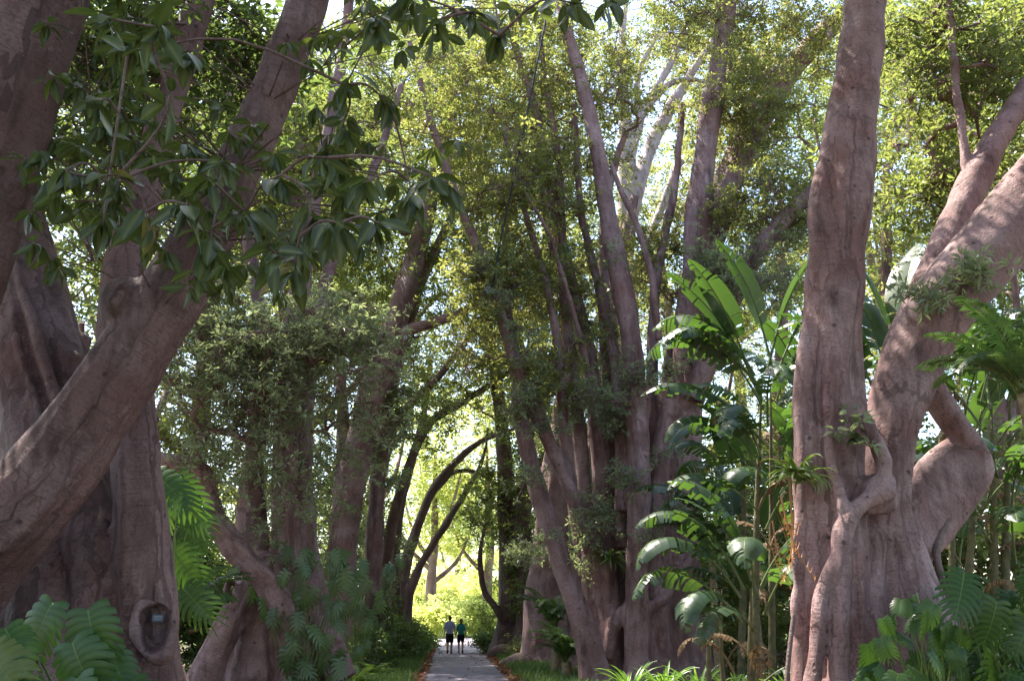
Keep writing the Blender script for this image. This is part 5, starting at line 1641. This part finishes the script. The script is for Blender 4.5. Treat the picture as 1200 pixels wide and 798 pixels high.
def paddle(label, base, specs, trunk=None, group='giant paddle-leaved clumps', sc=1.12):
    """specs: (px, py, Y of the leaf's base on the clump, azimuth deg, tilt, mesh, scale)"""
    t = thing('paddle_leaf_plant', label, 'plant', base, group)
    for (px, py, Y, a, tilt, k, s) in specs:
        p = P(px, py, Y)
        m = Matrix.Rotation(math.radians(a), 3, 'Z') @ Matrix.Rotation(tilt, 3, 'Y') @ Matrix.Rotation(rr.normal(0, .2), 3, 'Z')
        place('leaf', PADL[k], t, p, m, s * sc)
        if rr.random() < 0.22:      # a lower, older leaf under each
            q = P(px + rr.normal(0, 6), py + rr.uniform(40, 130), Y + rr.uniform(-.2, .3))
            m = Matrix.Rotation(math.radians(a + rr.normal(0, 70)), 3, 'Z') @ Matrix.Rotation(rr.uniform(0.3, 0.9), 3, 'Y')
            place('leaf', PADL[int(rr.integers(1, 4))], t, q, m, s * sc * 0.9)
        if rr.random() < 0.4:
            q = P(px + rr.normal(0, 5), py + rr.uniform(60, 150), Y)
            m = Matrix.Rotation(rr.uniform(0, 6.28), 3, 'Z') @ Matrix.Rotation(0.3, 3, 'Y')
            place('dead_leaf', DEADPAD[int(rr.integers(0, 2))], t, q, m, s * sc * 0.8)
    for (x0, y0, Y0, x1, y1, Y1, wpx) in (trunk or []):
        a, b = P(x0, y0, Y0), P(x1, y1, Y1)
        rad = wpx * 0.3 * M(x1, y1, Y1)
        q = tube([a, (a + b) / 2 + np.array([rr.normal(0, .05), 0, 0]), b], [rad * 1.3, rad, rad * 0.25], 10, flute=0.06, seed=5)
        mk('stem', q['V'], [q['Q'], q['T']], STALK_DK, t)
    return t


Yp = 19.0
paddle('tall paddle-leaved clump with torn arching leaves between the two right figs', ground_pt(890, Yp), [
    (895, 480, Yp, 185, 0.35, 2, 1.15), (893, 470, Yp, 178, 0.15, 2, 1.2), (896, 520, Yp, 190, 0.6, 1, 1.1), (885, 440, Yp, 170, 0.35, 0, 1.05), (880, 440, Yp, 215, 0.3, 0, 1.0), (900, 430, Yp, -25, 0.2, 0, 1.05), (905, 430, Yp, 200, 0.05, 0, 1.1), (910, 440, Yp, -10, 0.3, 4, 1.0),
    (900, 500, Yp, 250, 0.5, 3, 0.9), (893, 540, Yp, 230, 0.5, 3, 0.9), (905, 560, Yp, 280, 0.6, 3, 0.95), (890, 600, Yp, 200, 0.8, 1, 0.9), (910, 470, Yp, 300, 0.4, 2, 0.9), (893, 690, Yp, 310, 0.6, 1, 0.8), (900, 580, Yp, 210, 0.3, 4, 0.9), (897, 620, Yp, 330, 0.4, 4, 0.8), (890, 460, Yp, 205, 0.5, 2, 1.1), (893, 455, Yp, 170, 0.55, 2, 1.1)],
    [(885, 830, Yp, 893, 440, Yp, 12), (905, 830, Yp + .3, 903, 450, Yp, 11)])
Yp = 16.0
paddle('lower paddle-leaved clump with bluish drooping leaves and two pale stalks', ground_pt(850, Yp), [
    (865, 720, Yp, 185, 0.7, 2, 0.85), (868, 700, Yp, 195, 0.5, 3, 0.9), (872, 690, Yp, 180, 0.3, 2, 0.9), (870, 730, Yp, 215, 0.8, 3, 0.8), (885, 700, Yp, 250, 0.5, 3, 0.85), (890, 690, Yp, 330, 0.4, 1, 0.8), (880, 680, Yp, 200, 0.1, 1, 0.85), (895, 720, Yp, 290, 0.6, 3, 0.8), (885, 740, Yp, 230, 0.9, 2, 0.75), (890, 700, Yp, 150, 0.2, 4, .8)],
    [(832, 830, Yp + 1, 838, 690, Yp + 1, 9), (850, 830, Yp + 1, 846, 690, Yp + 1, 8), (880, 830, Yp, 880, 690, Yp, 12)])
Yp = 17.5
paddle('paddle-leaved clump with upright leaves behind the leaning limb of the buttressed fig', ground_pt(1050, Yp), [
    (1045, 460, Yp, 95, 0.1, 0, 1.1), (1035, 470, Yp, 160, 0.3, 4, 1.0), (1060, 430, Yp, 30, 0.1, 0, 1.15), (1050, 450, Yp, 190, 0.5, 1, 1.0), (1030, 480, Yp, 200, 0.1, 0, 0.95), (1060, 480, Yp, -20, 0.5, 1, 1.0), (1035, 500, Yp, 260, 0.6, 3, 0.9), (1055, 440, Yp, 140, 0.0, 0, 1.2)],
    [(1040, 810, Yp, 1045, 450, Yp, 15), (1060, 810, Yp, 1058, 440, Yp, 15)])
Yp = 16.5
paddle('paddle-leaved clump with brown drying stems right of the flat elbow', ground_pt(1165, Yp), [
    (1150, 500, Yp, 180, 0.4, 1, 0.95), (1160, 480, Yp, 60, 0.2, 4, 1.0), (1180, 470, Yp, -20, 0.5, 2, 1.0), (1170, 470, Yp, 250, 0.5, 3, 0.9), (1190, 460, Yp, 240, 0.4, 3, 1.0), (1150, 470, Yp, 280, 0.4, 3, 0.9), (1185, 440, Yp, 110, 0.1, 0, 1.0), (1200, 450, Yp, 200, 0.5, 2, 1.0), (1160, 540, Yp, 270, 0.7, 3, 0.8), (1170, 560, Yp, 230, 0.8, 3, 0.9), (1150, 600, Yp, 300, 0.6, 3, 0.8), (1185, 600, Yp, 250, 0.6, 1, 0.9), (1165, 640, Yp, 200, 0.6, 1, 0.8), (1180, 520, Yp, 290, 0.8, 3, 1.0), (1190, 660, Yp, 240, 0.7, 1, .9)],
    [(1122, 830, Yp, 1150, 480, Yp, 13), (1165, 830, Yp, 1162, 470, Yp, 14), (1178, 830, Yp, 1185, 450, Yp, 14)])

for (px, Y, lab) in ((870, 24, 'paddle-leaved clump in deep shade behind the torn arching leaves'), (935, 21, 'paddle-leaved clump half hidden behind the buttressed fig trunk'), (1120, 20.5, 'paddle-leaved clump in shade behind the flat elbow')):
    mp = lambda zpx: 718 - zpx
    paddle(lab, ground_pt(px, Y), [(px + rr.normal(0, 14), rr.uniform(440, 690), Y + rr.normal(0, .3), rr.uniform(0, 360), rr.uniform(0.1, 0.6), int(rr.integers(0, 5)), rr.uniform(0.9, 1.2)) for _ in range(10)],
           [(px - 2, 830, Y, px, 470, Y, 12)])

# overhanging drooping spray at the right edge
crownplant('palm', 'palm crown with drooping fronds hanging before the leaning limb', 'palm', ground_pt(1245, 10.5), 16, FRON, rr, 1.0, None, 4.6, 0.1)


# epiphytes
def epiphyte(name, label, p, n, meshes, sc, r, spread=1.6, az=None):
    t = thing(name, label, 'plant', p)
    for k in range(n):
        a = r.uniform(math.radians(180), math.radians(360)) if az is None else az
        m = Matrix.Rotation(a, 3, 'Z') @ Matrix.Rotation(r.uniform(0.2, 1.0) * spread, 3, 'Y') @ Matrix.Rotation(r.normal(0, .4), 3, 'Z')
        place('frond', meshes[k % len(meshes)], t, np.asarray(p) + np.array([r.normal(0, .05), 0, r.normal(0, .05)]), m, sc * r.uniform(0.7, 1.2))
    return t


ANT = [strap_mesh(120 + s, L=0.55, W=0.028, arch=1.5 + 0.3 * s, mat=LEAF_FERN) for s in range(3)]
epiphyte('staghorn_fern', 'yellow-green tufted fern growing out of the buttressed fig trunk', P(936, 560, 12.35), 46, ANT, 1.0, rr)
epiphyte('orchid_tuft', 'trailing tufted epiphyte hanging in a fork of the many-stemmed fig', P(712, 655, 27.3), 40, ANT, 1.3, rr)
epiphyte('leaf_sprout', 'small tuft of green leaves sprouting high on the buttress roots', P(1000, 510, 12.3), 12, FIGL, 0.22, rr, 0.6)


def dead_fronds():
    t = thing('dead_frond', 'hanging cluster of curled orange dead fronds on the buttressed fig', 'plant', P(912, 600, 12.2))
    me = [frond_mesh(140 + s, ragged=0.5, L=1.3, n=16, ll=0.26, lw=0.012, arch=0.5, mat=DEAD, droop=1.8) for s in range(2)]
    for k, (x, y, Y, s) in enumerate(((925, 560, 12.3, 1.0), (915, 580, 12.2, 0.95), (930, 600, 12.25, 0.8), (905, 610, 12.1, 0.75))):
        m = Matrix.Rotation(rr.uniform(0, 6), 3, 'Z') @ Matrix.Rotation(math.pi - 0.1, 3, 'Y')
        place('frond', me[k % 2], t, P(x, y, Y), m, s)


dead_fronds()


# ------------------------------------------------------------------ rocks
def rock(label, px, Y, rad, seed):
    g = ground_pt(px, Y)
    u = np.linspace(0, math.pi, 12)
    v = np.linspace(0, 2 * math.pi, 18, endpoint=False)
    U, W = np.meshgrid(u, v, indexing='ij')
    D = np.stack([np.sin(U) * np.cos(W), np.sin(U) * np.sin(W), np.cos(U)], -1).reshape(-1, 3)
    V = wobble(D, 0.16, 2.2, seed) * np.asarray(rad)
    V = wobble(V, 0.02, 9, seed + 1) + g + np.array([0, 0, rad[2] * 0.5])
    i = np.arange(11)[:, None] * 18
    j = np.arange(18)[None]
    j2 = (j + 1) % 18
    F = np.stack([i + j, i + 18 + j, i + 18 + j2, i + j2], -1).reshape(-1, 4)
    o = mk('rock', V, [F], plain_mat('rock', (0.20, 0.14, 0.12), 0.9, (0.10, 0.07, 0.06), 5, bump=0.8))
    o['label'] = label
    o['category'] = 'rock'
    o['group'] = 'rocks at the verge'


rock('rounded brown rock at the foot of the dark-trunked fig', 588, 43.0, (0.7, 0.5, 0.4), 1)
rock('low flat brown rock on the grass verge nearer the many-stemmed fig', 607, 36.5, (0.75, 0.5, 0.3), 2)


# ------------------------------------------------------------------ cable and lamp
def cable_lamp():
    Y = 26.6
    pts = [P(646, -40, Y), P(640, 20, Y), P(622, 110, Y), P(604, 200, Y), P(588, 275, Y), P(577, 336, Y)]
    q = tube(pts, [0.032] * 6, 6, step=0.3)
    t = thing('cable', 'black cable slanting down from the canopy to a small floodlight', 'cable', pts[-1])
    mk('wire', q['V'], [q['Q'], q['T']], plain_mat('black_rubber', (0.012, 0.012, 0.014), 0.5), t)
    c = P(577, 343, Y)
    t = thing('floodlight', 'small grey floodlight fixed on the thin stem at the cable end', 'light', c)
    gm = plain_mat('grey_metal', (0.18, 0.18, 0.19), 0.45)

    def box(name, c, hx, hy, hz, mat, tilt=0.0):
        V = np.array([[a, b, d] for d in (-1, 1) for a, b in ((-1, -1), (1, -1), (1, 1), (-1, 1))], float) * [hx, hy, hz]
        V[4:, 1] *= 0.75
        ca, sa = math.cos(tilt), math.sin(tilt)
        V = np.stack([V[:, 0] * ca + V[:, 2] * sa, V[:, 1], -V[:, 0] * sa + V[:, 2] * ca], -1) + c
        mk(name, V, [np.array([[0, 3, 2, 1], [4, 5, 6, 7], [0, 1, 5, 4], [1, 2, 6, 5], [2, 3, 7, 6], [3, 0, 4, 7]])], mat, t, smooth=False)
    box('housing', c, 0.25, 0.16, 0.10, gm, 0.4)
    box('lens', c + np.array([0.02, -0.02, -0.13]), 0.20, 0.13, 0.02, plain_mat('lamp_glass', (0.5, 0.5, 0.5), 0.15), 0.4)
    q = tube([c + np.array([0, 0, 0.05]), c + np.array([0.03, 0.35, 0.05]), c + np.array([0.05, 0.75, -0.02])], [0.03] * 3, 8, step=0.1)
    mk('bracket', q['V'], [q['Q'], q['T']], gm, t)


cable_lamp()


# ------------------------------------------------------------------ two walkers
SKIN = plain_mat('skin', (0.42, 0.24, 0.17), 0.55)


def person(label, px, Y, h, shirt_c, short_c, hair_c, woman, seed):
    g = np.array([ground_pt(px, Y)[0], Y, 0.042])
    t = thing('person', label, 'person', g, 'two people walking away along the path')
    s = h / 1.75
    W = lambda x, y, z: g + np.array([x, y, z]) * s

    def tb(pts, rad, nseg=12, flat=1.0):
        return tube([W(*p) for p in pts], [q * s for q in rad], nseg, step=0.03, flat=flat)
    hw = 0.95 if woman else 1.0
    sw = 0.165 * (0.88 if woman else 1.0)
    hip = 0.09 * (1.05 if woman else 1)
    # mid-stride: right foot planted ahead, left foot behind with the heel lifted (walking +y, away)
    legR = [(hip, 0, 0.92), (hip + .01, 0.10, 0.50), (hip, 0.13, 0.30), (hip, 0.14, 0.09)]
    legL = [(-hip, 0, 0.92), (-hip, 0.02, 0.50), (-hip, -0.13, 0.32), (-hip, -0.26, 0.16)]
    footR = [(hip, 0.11, 0.05), (hip, 0.22, 0.04), (hip + .01, 0.36, 0.03)]
    footL = [(-hip, -0.29, 0.15), (-hip, -0.20, 0.08), (-hip - .01, -0.09, 0.035)]
    if woman:
        legR, legL, footR, footL = [[(-x, y, z) for x, y, z in q] for q in (legR, legL, footR, footL)]
    th = [0.098, 0.066, 0.058, 0.042]
    bd = [tb(legR, th), tb(legL, th), tb(footR, [.036, .042, .028]), tb(footL, [.036, .042, .028]),
          tb([(0, 0, .88), (0, 0, 1.0), (0, 0, 1.13), (0, 0.01, 1.30), (0, 0.01, 1.43)], [.155 * hw, .150 * hw, .135 * hw, .165 * hw, .12 * hw], 16, 0.68),
          tb([(-sw, 0.01, 1.40), (0, 0.01, 1.43), (sw, 0.01, 1.40)], [.058, .075, .058]),
          tb([(0, 0.01, 1.42), (0, 0.025, 1.50), (0, 0.03, 1.54)], [.06, .055, .055]),
          tb([(0, 0.035, 1.505), (0, 0.035, 1.56), (0, 0.03, 1.63), (0, 0.02, 1.70), (0, 0.015, 1.748)], [.05, .072, .083, .072, .02], 14),
          tb([(0, 0.11, 1.61), (0, 0.135, 1.60)], [.02, .014], 8)]
    hands = []
    for sd in (-1, 1):
        sh = (sd * (sw + .02), 0.01, 1.40)
        if woman:
            e = (sd * (sw + .075), -0.05, 1.12)
            wr = (sd * (sw + .11), 0.10, 0.93) if sd < 0 else (sd * (sw + .15), 0.02, 0.90)
        else:
            e = (sd * (sw + .07), -0.06 * sd, 1.12)
            wr = (sd * (sw + .09), 0.02 + 0.16 * sd, 0.90)
        bd.append(tb([sh, e, wr], [.052, .042, .028]))
        wv, ev = np.array(wr), np.array(e)
        d = (wv - ev) / np.linalg.norm(wv - ev)
        palm = wv + d * 0.09
        bd.append(tb([wv, wv + d * .05, palm], [.026, .036, .034], 10, 0.55))
        sdv = np.array([0, 1.0, 0])
        for k in range(4):
            b0 = palm + sdv * (k - 1.5) * 0.018
            ln = [.065, .078, .072, .055][k]
            bd.append(tb([b0 - d * .02, b0 + d * ln * .5, b0 + d * ln + np.array([-sd * .02, 0, 0])], [.010, .009, .007], 8))
        b0 = wv + d * .03 + sdv * .03
        bd.append(tb([b0, b0 + d * .035 + sdv * .03, b0 + d * .07 + sdv * .035], [.013, .011, .008], 8))
        bd.append(tb([(sd * .075, 0.02, 1.59), (sd * .088, 0.01, 1.62)], [.018, .016], 8))
    fuse('body', bd, 0.0085 * s, SKIN, t, 2, dec=0.3)
    fab = plain_mat('shirt_' + str(seed), shirt_c, 0.85, tuple(v * 0.8 for v in shirt_c), 6)
    sh = [tb([(0, 0, .90 if not woman else .93), (0, 0, 1.0), (0, 0, 1.13), (0, 0.01, 1.30), (0, 0.01, 1.42), (0, 0.012, 1.455)], [.178 * hw, .170 * hw, .158 * hw, .182 * hw, .135 * hw, .08], 18, 0.72),
          tb([(-sw - .01, 0.01, 1.40), (0, 0.01, 1.43), (sw + .01, 0.01, 1.40)], [.070, .086, .070])]
    for sd in (-1, 1):
        ex = (sd * (sw + .075), -0.04, 1.14)
        sh.append(tb([(sd * sw, 0.01, 1.40), (sd * (sw + .055), -0.02, 1.26), ex], [.070, .066, .064]))
    fuse('shirt', sh, 0.016 * s, fab, t, 2)
    fab2 = plain_mat('shorts_' + str(seed), short_c, 0.9)
    fs = -1 if woman else 1
    zl = 0.50 if not woman else 0.55
    so_ = [tb([(0, 0, .84), (0, 0, .94), (0, 0, 1.00)], [.165, .170 * hw, .160 * hw], 16, 0.74)]
    so_.append(tb([(fs * hip, 0, .92), (fs * (hip + .01), 0.05, .72), (fs * (hip + .012), 0.095, zl)], [.108, .100, .094 if not woman else .09]))
    so_.append(tb([(-fs * hip, 0, .92), (-fs * (hip + .005), 0.01, .72), (-fs * (hip + .005), 0.02, zl)], [.108, .100, .094 if not woman else .09]))
    fuse('shorts', so_, 0.016 * s, fab2, t, 2)
    hm = plain_mat('hair_' + str(seed), hair_c, 0.6, tuple(v * .5 for v in hair_c), 30)
    if woman:
        hr = [tb([(0, -0.02, 1.46), (0, -0.025, 1.55), (0, -0.005, 1.65), (0, 0.0, 1.72), (0, 0.005, 1.768)], [.06, .088, .098, .082, .02], 14)]
    else:
        hr = [tb([(0, -0.028, 1.545), (0, -0.012, 1.63), (0, 0.0, 1.71), (0, 0.005, 1.763)], [.05, .082, .080, .02], 14)]
    fuse('hair', hr, 0.016 * s, hm, t, 2)
    sm = plain_mat('shoe_' + str(seed), (0.015, 0.013, 0.013), 0.6)
    for ft in (footR, footL):
        f = [tb(ft, [.050, .055, .040], 12)]
        fuse('shoe', f, 0.016 * s, sm, t, 2)
    return t


person('man in pale blue shirt and dark shorts walking away down the path', 527.5, 46.5, 1.78, (0.34, 0.38, 0.58), (0.02, 0.017, 0.016), (0.05, 0.03, 0.022), False, 1)
person('woman with auburn hair in teal top and black shorts walking away', 540.5, 47.0, 1.64, (0.03, 0.22, 0.19), (0.012, 0.010, 0.012), (0.22, 0.075, 0.03), True, 2)
